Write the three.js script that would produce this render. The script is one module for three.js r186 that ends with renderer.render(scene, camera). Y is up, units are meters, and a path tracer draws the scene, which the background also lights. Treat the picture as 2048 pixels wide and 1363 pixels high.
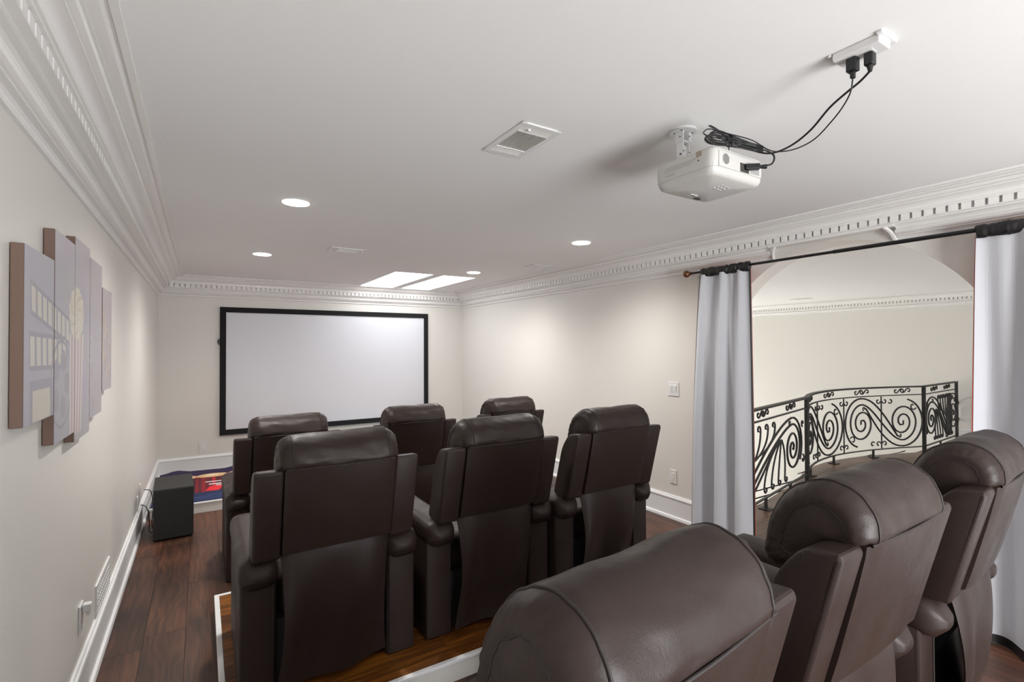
import * as THREE from 'three';
import { RoundedBoxGeometry } from 'three/addons/geometries/RoundedBoxGeometry.js';
import { mergeGeometries, toCreasedNormals, mergeVertices } from 'three/addons/utils/BufferGeometryUtils.js';
import { RectAreaLightUniformsLib } from 'three/addons/lights/RectAreaLightUniformsLib.js';

// ---------------------------------------------------------------- room size (metres)
const LX = -0.4465, RX = 3.6494, BZ = -7.3757, ZR = 2.0, CE = 2.445;   // left wall, right wall, screen wall, rear wall, ceiling
const WT = 0.17;                                                       // wall thickness
const FX = 10.5, FZ0 = -11.0, FZ1 = 2.6, LOW = -2.9;                    // upper hall beyond the arch

// ---------------------------------------------------------------- camera, lights, exposure
const scene = new THREE.Scene();
const camera = new THREE.PerspectiveCamera(69.045, 2048 / 1363, 0.05, 60);
camera.position.set(0, 1.5646, 0);
camera.rotation.order = 'YXZ';
camera.rotation.set(0.01188, -0.56047, -0.00349);
const renderer = new THREE.WebGLRenderer();
renderer.toneMapping = THREE.LinearToneMapping;
renderer.toneMappingExposure = 2.2;
renderer.shadowMap.enabled = true;
RectAreaLightUniformsLib.init();
scene.background = new THREE.Color(0.80, 0.88, 1.0);
const DAY = new THREE.Color(0.97, 0.985, 1.0), HALL = new THREE.Color(1.0, 0.98, 0.95);
function areaLight(color, power, w, h, pos, target) {
  const l = new THREE.RectAreaLight(color, power, w, h);
  l.position.set(...pos); l.lookAt(...target); l.castShadow = true; scene.add(l); return l;
}
const REAR = { x: 1.65, y: 0.99, w: 1.30, h: 1.74, power: 6.3 };          // daylight window behind the camera
const SKY_PANELS = [[1.918, 2.392], [2.524, 2.968]], SKY_Z = [-7.095, -5.60], SKY_POWER = 0.85;
const HALL_ADDED_WIN = [{ x: 7.2, power: 2.8 }, { x: 9.3, power: 2.8 }];         // unseen windows, added low on the screen side to light the hall
const LED = { cd: 5.6, glow: 9 };
areaLight(DAY, REAR.power, REAR.w, REAR.h, [REAR.x, REAR.y, ZR - 0.03], [REAR.x, REAR.y, 0]);
for (const [a, b] of SKY_PANELS) areaLight(DAY, SKY_POWER, b - a, SKY_Z[1] - SKY_Z[0], [(a + b) / 2, CE - 0.006, (SKY_Z[0] + SKY_Z[1]) / 2], [(a + b) / 2, 0, (SKY_Z[0] + SKY_Z[1]) / 2]);
for (const w of HALL_ADDED_WIN) areaLight(HALL, w.power, 1.8, 2.3, [w.x, -1.6, FZ0 + 0.03], [w.x, -1.6, 0]);
areaLight(HALL, 1.5, 2.4, 1.7, [7.0, 1.25, FZ1 - 0.03], [7.0, 1.25, 0]);  // lamp of the unseen wide hall window, added to brighten hall and theatre

// ---------------------------------------------------------------- helpers
let seed = 7;
const rnd = () => { seed = (seed * 1664525 + 1013904223) >>> 0; return seed / 4294967296; };
const V = (x, y, z) => new THREE.Vector3(x, y, z);
const lin = (r, g, b) => new THREE.Color().setRGB(r, g, b);
const taken = {};
function numbered(n) { const k = taken[n] || 0; taken[n] = k + 1; return k ? n + '_' + String(k).padStart(3, '0') : n; }
function mesh(name, geo, mat, parent) { const m = new THREE.Mesh(geo, mat); m.name = name; m.castShadow = m.receiveShadow = true; if (parent) parent.add(m); return m; }
function tag(o, label, category, group) { o.name = numbered(o.name); o.userData.label = label; o.userData.category = category; if (group) o.userData.group = group; scene.add(o); return o; }
function struct(o, label, category) { tag(o, label, category); o.userData.kind = 'structure'; return o; }
function thing(name, pos = [0, 0, 0], turn = 0) { const g = new THREE.Group(); g.name = name; g.position.set(...pos); g.rotation.y = turn; return g; }
function boxUV(g, s = 1) {
  const p = g.attributes.position, n = g.attributes.normal, uv = new Float32Array(p.count * 2);
  for (let i = 0; i < p.count; i++) {
    const ax = Math.abs(n.getX(i)), ay = Math.abs(n.getY(i)), az = Math.abs(n.getZ(i)); let a, b;
    if (ay >= ax && ay >= az) { a = p.getX(i); b = p.getZ(i); } else if (ax >= az) { a = p.getZ(i); b = p.getY(i); } else { a = p.getX(i); b = p.getY(i); }
    uv[2 * i] = a * s; uv[2 * i + 1] = b * s;
  }
  g.setAttribute('uv', new THREE.BufferAttribute(uv, 2)); return g;
}
const box = (x0, x1, y0, y1, z0, z1) => new THREE.BoxGeometry(x1 - x0, y1 - y0, z1 - z0).translate((x0 + x1) / 2, (y0 + y1) / 2, (z0 + z1) / 2);
const rbox = (x0, x1, y0, y1, z0, z1, r = 0.01, s = 3) => new RoundedBoxGeometry(x1 - x0, y1 - y0, z1 - z0, s, r).translate((x0 + x1) / 2, (y0 + y1) / 2, (z0 + z1) / 2);
function join(list) { return mergeGeometries(list.map(g => { const h = g.index ? g.toNonIndexed() : g.clone(); for (const k of Object.keys(h.attributes)) if (!['position', 'normal', 'uv'].includes(k)) h.deleteAttribute(k); return h; })); }
function flip(g) {
  const n = g.index ? g.toNonIndexed() : g;
  for (const k of Object.keys(n.attributes)) { const a = n.attributes[k], s = a.itemSize; for (let i = 0; i < a.count; i += 3) for (let c = 0; c < s; c++) { const u = a.array[(i + 1) * s + c]; a.array[(i + 1) * s + c] = a.array[(i + 2) * s + c]; a.array[(i + 2) * s + c] = u; } }
  return n;
}
// extrude a 2D outline: a -> axis A, b -> axis B, length -> axis C
function prism(shape, len, A, B, C, origin, opt = {}) {
  const sh = Array.isArray(shape) ? new THREE.Shape(shape.map(p => new THREE.Vector2(p[0], p[1]))) : shape;
  let g = new THREE.ExtrudeGeometry(sh, { depth: len, bevelEnabled: !!opt.bevel, bevelSize: opt.bevel || 0, bevelThickness: opt.bevel || 0, bevelOffset: -(opt.bevel || 0), bevelSegments: opt.bseg || 3, curveSegments: opt.curve || 24 });
  const m = new THREE.Matrix4().makeBasis(V(...A), V(...B), V(...C)); m.setPosition(...origin);
  g.applyMatrix4(m);
  if (m.determinant() < 0) g = flip(g);
  g = toCreasedNormals(g, opt.crease === undefined ? 0.5 : opt.crease);
  return boxUV(g);
}
function tube(pts, r, seg = 24, rad = 8, closed = false) { return new THREE.TubeGeometry(new THREE.CatmullRomCurve3(pts.map(p => p.isVector3 ? p : V(...p)), closed, 'centripetal'), seg, r, rad, closed); }
function loft(src, caps = true) {                          // rings of equal length, closed around; uv by arc length in metres
  const rings = src.map(r => [...r, r[0].clone()]), n = rings.length, m = rings[0].length, pos = [], uv = [], idx = []; let along = 0;
  const mid = rings[Math.floor(n / 2)], arc = [0]; for (let j = 1; j < m; j++) arc.push(arc[j - 1] + mid[j].distanceTo(mid[j - 1]));
  rings.forEach((r, i) => { if (i) { let d = 0; for (let j = 0; j < m; j++) d = Math.max(d, r[j].distanceTo(rings[i - 1][j])); along += d; } r.forEach((p, j) => { pos.push(p.x, p.y, p.z); uv.push(arc[j], along); }); });
  for (let i = 0; i < n - 1; i++) for (let j = 0; j < m - 1; j++) { const a = i * m + j, b = a + 1, c = a + m, d = b + m; idx.push(a, b, c, b, d, c); }
  if (caps) for (const e of [0, n - 1]) {
    const c = V(0, 0, 0); src[e].forEach(p => c.add(p)); c.multiplyScalar(1 / (m - 1)); const k = pos.length / 3; pos.push(c.x, c.y, c.z); uv.push(0, 0);
    for (let j = 0; j < m - 1; j++) { const a = e * m + j, b = a + 1; e === 0 ? idx.push(k, b, a) : idx.push(k, a, b); }
  }
  let vol = 0; const q = (i) => V(pos[3 * i], pos[3 * i + 1], pos[3 * i + 2]);
  for (let i = 0; i < idx.length; i += 3) vol += q(idx[i]).dot(q(idx[i + 1]).cross(q(idx[i + 2])));
  if (vol < 0) for (let i = 0; i < idx.length; i += 3) { const t = idx[i + 1]; idx[i + 1] = idx[i + 2]; idx[i + 2] = t; }
  const g = new THREE.BufferGeometry(); g.setAttribute('position', new THREE.Float32BufferAttribute(pos, 3)); g.setAttribute('uv', new THREE.Float32BufferAttribute(uv, 2)); g.setIndex(idx); g.computeVertexNormals();
  const nn = g.attributes.normal; for (let i = 0; i < n; i++) { const a = i * m, b = a + m - 1, v = V(nn.getX(a) + nn.getX(b), nn.getY(a) + nn.getY(b), nn.getZ(a) + nn.getZ(b)).normalize(); nn.setXYZ(a, v.x, v.y, v.z); nn.setXYZ(b, v.x, v.y, v.z); }
  return g;
}
function sheet(nu, nv, f, thick) {                          // a cloth with real thickness; f(u, v) -> Vector3
  const pos = [], idx = [], P = [], e = 1e-3;
  for (let i = 0; i <= nu; i++) for (let j = 0; j <= nv; j++) P.push(f(i / nu, j / nv));
  const N = P.map((p, k) => { const i = Math.floor(k / (nv + 1)), j = k % (nv + 1); const a = P[Math.min(nu, i + 1) * (nv + 1) + j].clone().sub(P[Math.max(0, i - 1) * (nv + 1) + j]); const b = P[i * (nv + 1) + Math.min(nv, j + 1)].clone().sub(P[i * (nv + 1) + Math.max(0, j - 1)]); return a.cross(b).normalize(); });
  const uv = [];
  for (const s of [0, 1]) P.forEach((p, k) => { const q = p.clone().addScaledVector(N[k], -s * thick); pos.push(q.x, q.y, q.z); uv.push(Math.floor(k / (nv + 1)) / nu, (k % (nv + 1)) / nv); });
  const M = (nu + 1) * (nv + 1), at = (i, j) => i * (nv + 1) + j;
  for (let i = 0; i < nu; i++) for (let j = 0; j < nv; j++) { const a = at(i, j), b = at(i + 1, j), c = at(i, j + 1), d = at(i + 1, j + 1); idx.push(a, b, c, b, d, c, M + a, M + c, M + b, M + b, M + c, M + d); }
  const side = (a, b) => idx.push(a, M + a, b, b, M + a, M + b);
  for (let i = 0; i < nu; i++) { side(at(i, 0), at(i + 1, 0)); side(at(i + 1, nv), at(i, nv)); }
  for (let j = 0; j < nv; j++) { side(at(0, j + 1), at(0, j)); side(at(nu, j), at(nu, j + 1)); }
  let g = new THREE.BufferGeometry(); g.setAttribute('position', new THREE.Float32BufferAttribute(pos, 3)); g.setAttribute('uv', new THREE.Float32BufferAttribute(uv, 2)); g.setIndex(idx); g = toCreasedNormals(g, 1.0); return g;
}
// value noise
const H = new Float32Array(4096); for (let i = 0; i < 4096; i++) H[i] = rnd();
const hsh = (x, y, s) => H[((x * 73 + y * 179 + s * 283) % 4096 + 4096) % 4096];
function noise(x, y, s, px, py) {
  const xi = Math.floor(x), yi = Math.floor(y), fx = x - xi, fy = y - yi, u = fx * fx * (3 - 2 * fx), v = fy * fy * (3 - 2 * fy);
  const w = (a, p) => p ? ((a % p) + p) % p : a;
  const a = hsh(w(xi, px), w(yi, py), s), b = hsh(w(xi + 1, px), w(yi, py), s), c = hsh(w(xi, px), w(yi + 1, py), s), d = hsh(w(xi + 1, px), w(yi + 1, py), s);
  return a + (b - a) * u + (c - a) * v + (a - b - c + d) * u * v;
}
function dataTex(w, h, f, srgb, rep) {
  const d = new Uint8Array(w * h * 4);
  for (let y = 0; y < h; y++) for (let x = 0; x < w; x++) { const c = f(x / w, y / h), k = 4 * (y * w + x); d[k] = c[0]; d[k + 1] = c[1]; d[k + 2] = c[2]; d[k + 3] = 255; }
  const t = new THREE.DataTexture(d, w, h); t.magFilter = THREE.LinearFilter; t.minFilter = THREE.LinearMipmapLinearFilter; t.generateMipmaps = true; t.wrapS = t.wrapT = THREE.RepeatWrapping;
  if (srgb) t.colorSpace = THREE.SRGBColorSpace; if (rep) t.repeat.set(...rep); t.needsUpdate = true; return t;
}
function woodTex(s, dark, light, fine) {                    // grain runs along v
  return dataTex(192, 768, (u, v) => {
    const warp = noise(u * 4, v * 5, s, 4, 5) * 0.5 + noise(u * 8, v * 11, s + 3, 8, 11) * 0.2;
    const ring = 0.5 + 0.5 * Math.sin((u * 9 + warp * 5) * 6.283);
    const g = noise(u * 90, v * 12, s + 5, 90, 12) * 0.55 + noise(u * 40, v * 5, s + 7, 40, 5) * 0.45;
    const blot = noise(u * 3, v * 6, s + 9, 3, 6);
    const k = Math.min(1, Math.max(0, 0.2 + fine * (g - 0.5) + 0.32 * (ring - 0.4) * 0.6 + 0.55 * (blot - 0.3)));
    return [0, 1, 2].map(i => dark[i] + (light[i] - dark[i]) * k);
  }, true);
}
const canvas = (w, h, draw) => { const c = document.createElement('canvas'); c.width = w; c.height = h; draw(c.getContext('2d'), w, h); const t = new THREE.CanvasTexture(c); t.colorSpace = THREE.SRGBColorSpace; return t; };

// ---------------------------------------------------------------- materials
const std = (o) => new THREE.MeshStandardMaterial(o), phy = (o) => new THREE.MeshPhysicalMaterial(o);
const rollerBump = dataTex(256, 256, (u, v) => { const k = 255 * (0.6 * noise(u * 64, v * 64, 1, 64, 64) + 0.4 * noise(u * 128, v * 128, 2, 128, 128)); return [k, k, k]; }, false, [2.2, 2.2]);
const M = {
  wall: std({ color: lin(0.755, 0.733, 0.69), roughness: 0.40, bumpMap: rollerBump, bumpScale: 0.0003 }),
  ceiling: std({ color: lin(0.87, 0.87, 0.86), roughness: 0.9, bumpMap: rollerBump, bumpScale: 0.0003 }),
  trim: std({ color: lin(0.86, 0.85, 0.83), roughness: 0.26 }),
  base: std({ color: lin(0.84, 0.84, 0.85), roughness: 0.35 }),
  plastic: std({ color: lin(0.76, 0.76, 0.76), roughness: 0.35 }),
  plasticCream: std({ color: lin(0.80, 0.785, 0.75), roughness: 0.4 }),
  projector: std({ color: lin(0.58, 0.57, 0.55), roughness: 0.4 }),
  dark: std({ color: lin(0.012, 0.012, 0.013), roughness: 0.5 }),
  black: std({ color: lin(0.008, 0.008, 0.009), roughness: 0.38 }),
  velvet: std({ color: lin(0.007, 0.007, 0.008), roughness: 0.9 }),
  screen: std({ color: lin(0.72, 0.735, 0.78), roughness: 0.55 }),
  slotShade: std({ color: lin(0.05, 0.045, 0.04), roughness: 0.8 }),  // dark solid colour stands in for the shade inside slots and holes
  iron: std({ color: lin(0.022, 0.020, 0.020), roughness: 0.5, metalness: 0.2 }),
  bronze: std({ color: lin(0.20, 0.10, 0.05), roughness: 0.3, metalness: 0.9 }),
  sub: std({ color: lin(0.018, 0.018, 0.018), roughness: 0.6 }),
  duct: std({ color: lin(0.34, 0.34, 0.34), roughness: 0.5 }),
  lining: std({ color: lin(0.57, 0.575, 0.61), roughness: 0.85, side: THREE.DoubleSide }),
  satin: std({ color: lin(0.010, 0.009, 0.010), roughness: 0.4 }),
  redPrint: std({ color: lin(0.55, 0.06, 0.03), roughness: 0.8 }),
  canvasEdge: std({ color: lin(0.17, 0.11, 0.085), roughness: 0.8 }),
  steel: std({ color: lin(0.6, 0.6, 0.6), roughness: 0.35, metalness: 0.8 }),
  bounceFloor: std({ color: lin(0.74, 0.71, 0.66), roughness: 0.3 }),  // unseen lower hall floor, chosen pale to bounce light onto the ceiling
  console: std({ color: lin(0.33, 0.37, 0.41), roughness: 0.25 }),
  led: std({ color: lin(0.9, 0.9, 0.9), emissive: lin(1, 0.98, 0.95), emissiveIntensity: LED.glow }),
  panel: std({ color: lin(0.9, 0.9, 0.9), emissive: DAY, emissiveIntensity: 2 }),
  pane: std({ color: lin(0.9, 0.9, 0.9), emissive: DAY, emissiveIntensity: 3 }),
};
const leatherBump = dataTex(512, 512, (u, v) => { const a = Math.abs(noise(u * 70, v * 70, 11, 70, 70) - 0.5), b = Math.abs(noise(u * 130, v * 130, 12, 130, 130) - 0.5); const k = 255 * Math.min(1, 1.5 * (0.6 * a + 0.5 * b) + 0.15); return [k, k, k]; }, false, [3, 3]);
const leatherRough = dataTex(256, 256, (u, v) => { const k = 255 * (0.36 + 0.14 * noise(u * 6, v * 6, 14, 6, 6) + 0.06 * noise(u * 40, v * 40, 15, 40, 40)); return [k, k, k]; }, false, [2, 2]);
M.leather = phy({ color: lin(0.026, 0.0155, 0.013), specularIntensity: 0.62, roughness: 1, roughnessMap: leatherRough, bumpMap: leatherBump, bumpScale: 0.00028 });
M.leatherSeam = std({ color: lin(0.018, 0.012, 0.011), roughness: 0.6 });
const walnut = [0, 1, 2, 3].map(i => std({ map: woodTex(20 + i * 13, [44 + i * 5, 26 + i * 3, 19 + i * 2], [112 + i * 7, 74 + i * 4, 55 + i * 2], 0.55), roughness: 0.42 }));
const hallWood = [0, 1, 2].map(i => std({ map: woodTex(90 + i * 13, [62 + i * 6, 42 + i * 4, 30 + i * 2], [128 + i * 6, 94 + i * 4, 70 + i * 3], 0.5), roughness: 0.38 }));
const oak = [0, 1, 2].map(i => std({ map: woodTex(150 + i * 17, [64 + i * 8, 34 + i * 5, 12], [168 + i * 8, 104 + i * 6, 42], 0.95), roughness: 0.4 }));

// ---------------------------------------------------------------- room shell
const wl = mesh('wall_left', boxUV(box(LX - WT, LX, -0.1, CE, BZ - WT, ZR + WT)), M.wall); struct(wl, 'long beige painted wall with the five canvases', 'wall');
const wb = mesh('wall_back', boxUV(box(LX, RX, -0.1, CE, BZ - WT, BZ)), M.wall); struct(wb, 'beige painted end wall behind the projection screen', 'wall');
const ARCH = { z: -1.70, r: 0.885, y: 1.387 };
{
  const s = new THREE.Shape(); s.moveTo(BZ - WT, -0.1); s.lineTo(ARCH.z - ARCH.r, -0.1); s.lineTo(ARCH.z - ARCH.r, ARCH.y); s.absarc(ARCH.z, ARCH.y, ARCH.r, Math.PI, 0, true); s.lineTo(ARCH.z + ARCH.r, -0.1); s.lineTo(ZR + WT, -0.1); s.lineTo(ZR + WT, CE); s.lineTo(BZ - WT, CE);
  const w = mesh('wall_right', prism(s, WT, [0, 0, 1], [0, 1, 0], [1, 0, 0], [RX, 0, 0], { curve: 48, crease: 0.3 }), M.wall); struct(w, 'beige painted wall with the wide arched opening to the hall', 'wall');
}
{
  const s = new THREE.Shape([[LX, -0.1], [RX, -0.1], [RX, CE], [LX, CE]].map(p => new THREE.Vector2(...p)));
  const x0 = REAR.x - REAR.w / 2, x1 = REAR.x + REAR.w / 2, y0 = REAR.y - REAR.h / 2, y1 = REAR.y + REAR.h / 2;
  s.holes.push(new THREE.Path([[x0, y0], [x0, y1], [x1, y1], [x1, y0]].map(p => new THREE.Vector2(...p))));
  const w = mesh('wall_rear', prism(s, WT, [1, 0, 0], [0, 1, 0], [0, 0, 1], [0, 0, ZR]), M.wall); struct(w, 'beige painted wall with a window, facing the screen', 'wall');
  const g = thing('window_1', [REAR.x, y0, ZR]);
  mesh('pane', box(-REAR.w / 2, REAR.w / 2, 0, REAR.h, 0.03, 0.04), M.pane, g);
  mesh('frame', join([box(-REAR.w / 2 - 0.07, -REAR.w / 2, -0.07, REAR.h + 0.07, -0.015, 0.02), box(REAR.w / 2, REAR.w / 2 + 0.07, -0.07, REAR.h + 0.07, -0.015, 0.02), box(-REAR.w / 2, REAR.w / 2, REAR.h, REAR.h + 0.07, -0.015, 0.02), box(-REAR.w / 2, REAR.w / 2, -0.07, 0, -0.015, 0.02)]), M.base, g);
  struct(g, 'bright white framed window in the wall facing the screen', 'window');
}
// ceiling with the two skylight openings left out
{
  const c = thing('ceiling'), ZS = -5.35, rect = (x0, x1, z0, z1) => [[x0, z0], [x0, z1], [x1, z1], [x1, z0]].map(p => new THREE.Vector2(...p));
  const slab = (z0, z1, holes) => { const s = new THREE.Shape([[LX - WT, z0], [RX + WT, z0], [RX + WT, z1], [LX - WT, z1]].map(p => new THREE.Vector2(...p))); for (const h of holes) s.holes.push(new THREE.Path(rect(...h))); mesh('slab', prism(s, 0.12, [1, 0, 0], [0, 0, 1], [0, 1, 0], [0, CE, 0]), M.ceiling, c); };
  slab(BZ - WT, ZS, SKY_PANELS.map(([a, b]) => [a, b, ...SKY_Z]));
  slab(ZS, ZR + WT, [[1.154, -1.760, 0.074, 0.138], [1.118, -4.58, 0.138, 0.074], [3.157, -4.43, 0.138, 0.074]].map(([x, z, w, d]) => [x - w, x + w, z - d, z + d]));
  struct(c, 'smooth white painted theatre ceiling with crown moulding', 'ceiling');
  SKY_PANELS.forEach(([a, b], i) => {
    const g = thing('window_' + (5 + i), [(a + b) / 2, CE, (SKY_Z[0] + SKY_Z[1]) / 2]), w = (b - a) / 2, d = (SKY_Z[1] - SKY_Z[0]) / 2;
    mesh('diffuser', box(-w + 0.004, w - 0.004, 0.0, 0.012, -d + 0.004, d - 0.004), M.panel, g);
    mesh('well', join([box(-w, -w + 0.003, 0.001, 0.1, -d, d), box(w - 0.003, w, 0.001, 0.1, -d, d), box(-w + 0.003, w - 0.003, 0.001, 0.1, -d, -d + 0.003), box(-w + 0.003, w - 0.003, 0.001, 0.1, d - 0.003, d), box(-w + 0.003, w - 0.003, 0.1, 0.11, -d + 0.003, d - 0.003)]), M.trim, g);
    tag(g, i ? 'bright rectangular skylight panel in the ceiling, beside the recessed light near the corner' : 'bright rectangular skylight panel in the ceiling, above the projection screen', 'skylight', 'skylight panels'); g.userData.kind = 'structure';
  });
}
// plank floors
function planks(parent, mats, x0, x1, z0, z1, along, width, length, y, edge, th = 0.014) {
  const a0 = along === 'z' ? z0 : x0, a1 = along === 'z' ? z1 : x1, c0 = along === 'z' ? x0 : z0, c1 = along === 'z' ? x1 : z1;
  let row = 0;
  for (let c = c0; c < c1 - 1e-4; c += width, row++) {
    const ce = Math.min(c1, c + width); let a = a0 - rnd() * length * 0.8;
    while (a < a1) {
      const e = Math.min(a1, a + length * (0.75 + rnd() * 0.5)), s = Math.max(a0, a); a = e; if (e - s < 0.02) continue;
      const gap = 0.0007, u0 = Math.floor(rnd() * 6) / 6, v0 = Math.floor(rnd() * 8) / 8;
      const n = edge ? 10 : 1, top = [];
      for (let k = 0; k <= n; k++) { const q = s + gap + (e - s - 2 * gap) * k / n; let lo = c + gap, hi = ce - gap; if (edge) lo = Math.min(hi, Math.max(lo, edge(q))); top.push([q, lo, hi]); }
      if (edge && top.every(t => t[2] - t[1] < 0.003)) continue;
      const pos = [], uv = [], idx = [], P = (q, r, yy) => { along === 'z' ? pos.push(r, yy, q) : pos.push(q, yy, r); uv.push(u0 + (r - c) / 0.42, v0 + (q - s) / 1.7); return pos.length / 3 - 1; };
      for (const t of top) { P(t[0], t[1], y); P(t[0], t[2], y); P(t[0], t[1], y - th); P(t[0], t[2], y - th); }
      const f = along === 'z' ? 1 : -1, tri = (A, B, C) => f > 0 ? idx.push(A, B, C) : idx.push(A, C, B), quad = (A, B, C, D) => { tri(A, B, C); tri(A, C, D); };
      for (let k = 0; k < n; k++) { const i = 4 * k, j = i + 4; quad(i, j, j + 1, i + 1); quad(i + 2, i + 3, j + 3, j + 2); quad(i, i + 2, j + 2, j); quad(i + 1, j + 1, j + 3, i + 3); }
      quad(0, 1, 3, 2); const L = 4 * n; quad(L, L + 2, L + 3, L + 1);
      let g = new THREE.BufferGeometry(); g.setAttribute('position', new THREE.Float32BufferAttribute(pos, 3)); g.setAttribute('uv', new THREE.Float32BufferAttribute(uv, 2)); g.setIndex(idx); g = toCreasedNormals(g, 0.3);
      mesh('plank', g, mats[Math.floor(rnd() * mats.length)], parent);
    }
  }
}
{
  const f = thing('floor'); mesh('subfloor', box(LX, RX, -0.1, -0.0145, BZ, ZR), M.dark, f);
  planks(f, walnut, LX, RX, BZ, ZR, 'z', 0.19, 1.5, 0); struct(f, 'dark walnut plank floor of the theatre room', 'floor');
}
// ---------------------------------------------------------------- mouldings
const CROWN_UP = [[0, 0.141], [0.082, 0.141], [0.082, 0.1365], [0.108, 0.136], [0.108, 0.1315], [0.080, 0.1315], [0.080, 0.098], [0.118, 0.096], [0.118, 0.088], [0.126, 0.086], [0.126, 0.079], [0.129, 0.069], [0.136, 0.060], [0.147, 0.053], [0.160, 0.050], [0.167, 0.050], [0.167, 0.044], [0.177, 0.043], [0.186, 0.039], [0.191, 0.032], [0.190, 0.025], [0.185, 0.021], [0.197, 0.020], [0.197, 0.015], [0.212, 0.0145], [0.226, 0.011], [0.235, 0.0045], [0.246, 0.0045], [0.246, 0.010], [0.267, 0.010], [0.267, -0.002], [0, -0.002]];
const CROWN_LOW = [[0, 0.242], [0.012, 0.242], [0.016, 0.237], [0.014, 0.231], [0.006, 0.229], [0.006, 0.226], [0.010, 0.217], [0.018, 0.210], [0.030, 0.207], [0.036, 0.207], [0.036, 0.201], [0.045, 0.200], [0.055, 0.194], [0.060, 0.185], [0.057, 0.176], [0.048, 0.171], [0.042, 0.168], [0.042, 0.161], [0.047, 0.152], [0.058, 0.146], [0.078, 0.1445], [0.078, 0.1405], [0, 0.1405]];
const BASE = [[0, 0.211], [0.008, 0.211], [0.012, 0.205], [0.012, 0.200], [0.019, 0.196], [0.022, 0.187], [0.020, 0.178], [0.016, 0.174], [0.016, 0.030], [0.028, 0.024], [0.032, 0.012], [0.032, 0.0], [0, 0.0]];
// run a profile [projection, height] along a wall
const run = (prof, yOf, wall, out, dir, len) => prism(prof.map(([p, h]) => [p, yOf(h)]), len, out, [0, 1, 0], dir, wall, { crease: 0.35 });
const fromTop = h => CE - h, fromFloor = h => h;
const dentilGeo = new THREE.BoxGeometry(1, 1, 1);
let trimNo = 0;
function dentils(g, wall, out, dir, len, skip = 0.11) {     // one block each, pitch 55 mm, proud of the frieze
  const n = Math.floor((len - 2 * skip) / 0.0555);
  for (let i = 0; i < n; i++) {
    const t = skip + (i + 0.5) * 0.0555, d = mesh('dentil', dentilGeo, M.trim, g);
    d.position.set(wall[0] + out[0] * 0.0935 + dir[0] * t, CE - 0.1145, wall[2] + out[2] * 0.0935 + dir[2] * t);
    const w = 0.0412; d.scale.set(Math.abs(out[0]) * 0.029 + Math.abs(dir[0]) * w, 0.037, Math.abs(out[2]) * 0.029 + Math.abs(dir[2]) * w);
  }
}
function crown(label, wall, out, dir, len, gaps, withDentils = true) {
  const g = thing('trim_' + (++trimNo));
  mesh('cornice', run(CROWN_UP, fromTop, wall, out, dir, len), M.trim, g);
  let a = 0; for (const [s, e] of [...gaps, [len, len]]) { mesh('bed_moulding', run(CROWN_LOW, fromTop, [wall[0] + dir[0] * a, wall[1] + dir[1] * a, wall[2] + dir[2] * a], out, dir, s - a), M.trim, g); a = e; }
  if (withDentils) dentils(g, wall, out, dir, len);
  struct(g, label, 'moulding'); return g;
}
crown('white dentil crown moulding along the wall with the canvases', [LX, 0, BZ], [1, 0, 0], [0, 0, 1], ZR - BZ, []);
crown('white dentil crown moulding above the projection screen', [LX, 0, BZ], [0, 0, 1], [1, 0, 0], RX - LX, []);
{
  const g = crown('white dentil crown moulding over the arch, its lower part cut away', [RX, 0, BZ], [-1, 0, 0], [0, 0, 1], ZR - BZ, [[-2.10 - BZ, -1.315 - BZ]]);
  // small carved returns where the lower part stops at each side of the arch, and the bead along the cut
  for (const [z, s] of [[-2.10, 1], [-1.315, -1]]) {
    const pts = CROWN_LOW.filter((_, i) => i > 0 && i < CROWN_LOW.length - 1).map(([p, h]) => V(RX - p - 0.003, CE - h, z + s * (0.02 + 0.16 * Math.max(0, 0.2 - h))));
    mesh('return', tube([V(RX - 0.004, CE - 0.243, z + s * 0.004), V(RX - 0.03, CE - 0.215, z + s * 0.010), V(RX - 0.055, CE - 0.18, z + s * 0.022), V(RX - 0.078, CE - 0.147, z + s * 0.05)], 0.011, 16, 8), M.trim, g);
  }
  mesh('bead', box(RX - 0.084, RX, CE - 0.152, CE - 0.1405, -2.10, -1.315), M.trim, g);
}
function baseboard(name, label, wall, out, dir, segs) { const g = thing(name); for (const [a, b] of segs) mesh('board', run(BASE, fromFloor, [wall[0] + dir[0] * a, 0, wall[2] + dir[2] * a], out, dir, b - a), M.base, g); struct(g, label, 'baseboard'); }
baseboard('baseboard_left', 'tall white baseboard below the canvases', [LX, 0, BZ], [1, 0, 0], [0, 0, 1], [[0, ZR - BZ]]);
baseboard('baseboard_back', 'tall white baseboard below the screen', [LX, 0, BZ], [0, 0, 1], [1, 0, 0], [[0, RX - LX]]);
baseboard('baseboard_right', 'tall white baseboard beside the arch', [RX, 0, BZ], [-1, 0, 0], [0, 0, 1], [[0, ARCH.z - ARCH.r - BZ], [ARCH.z + ARCH.r - BZ, ZR - BZ]]);

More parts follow.
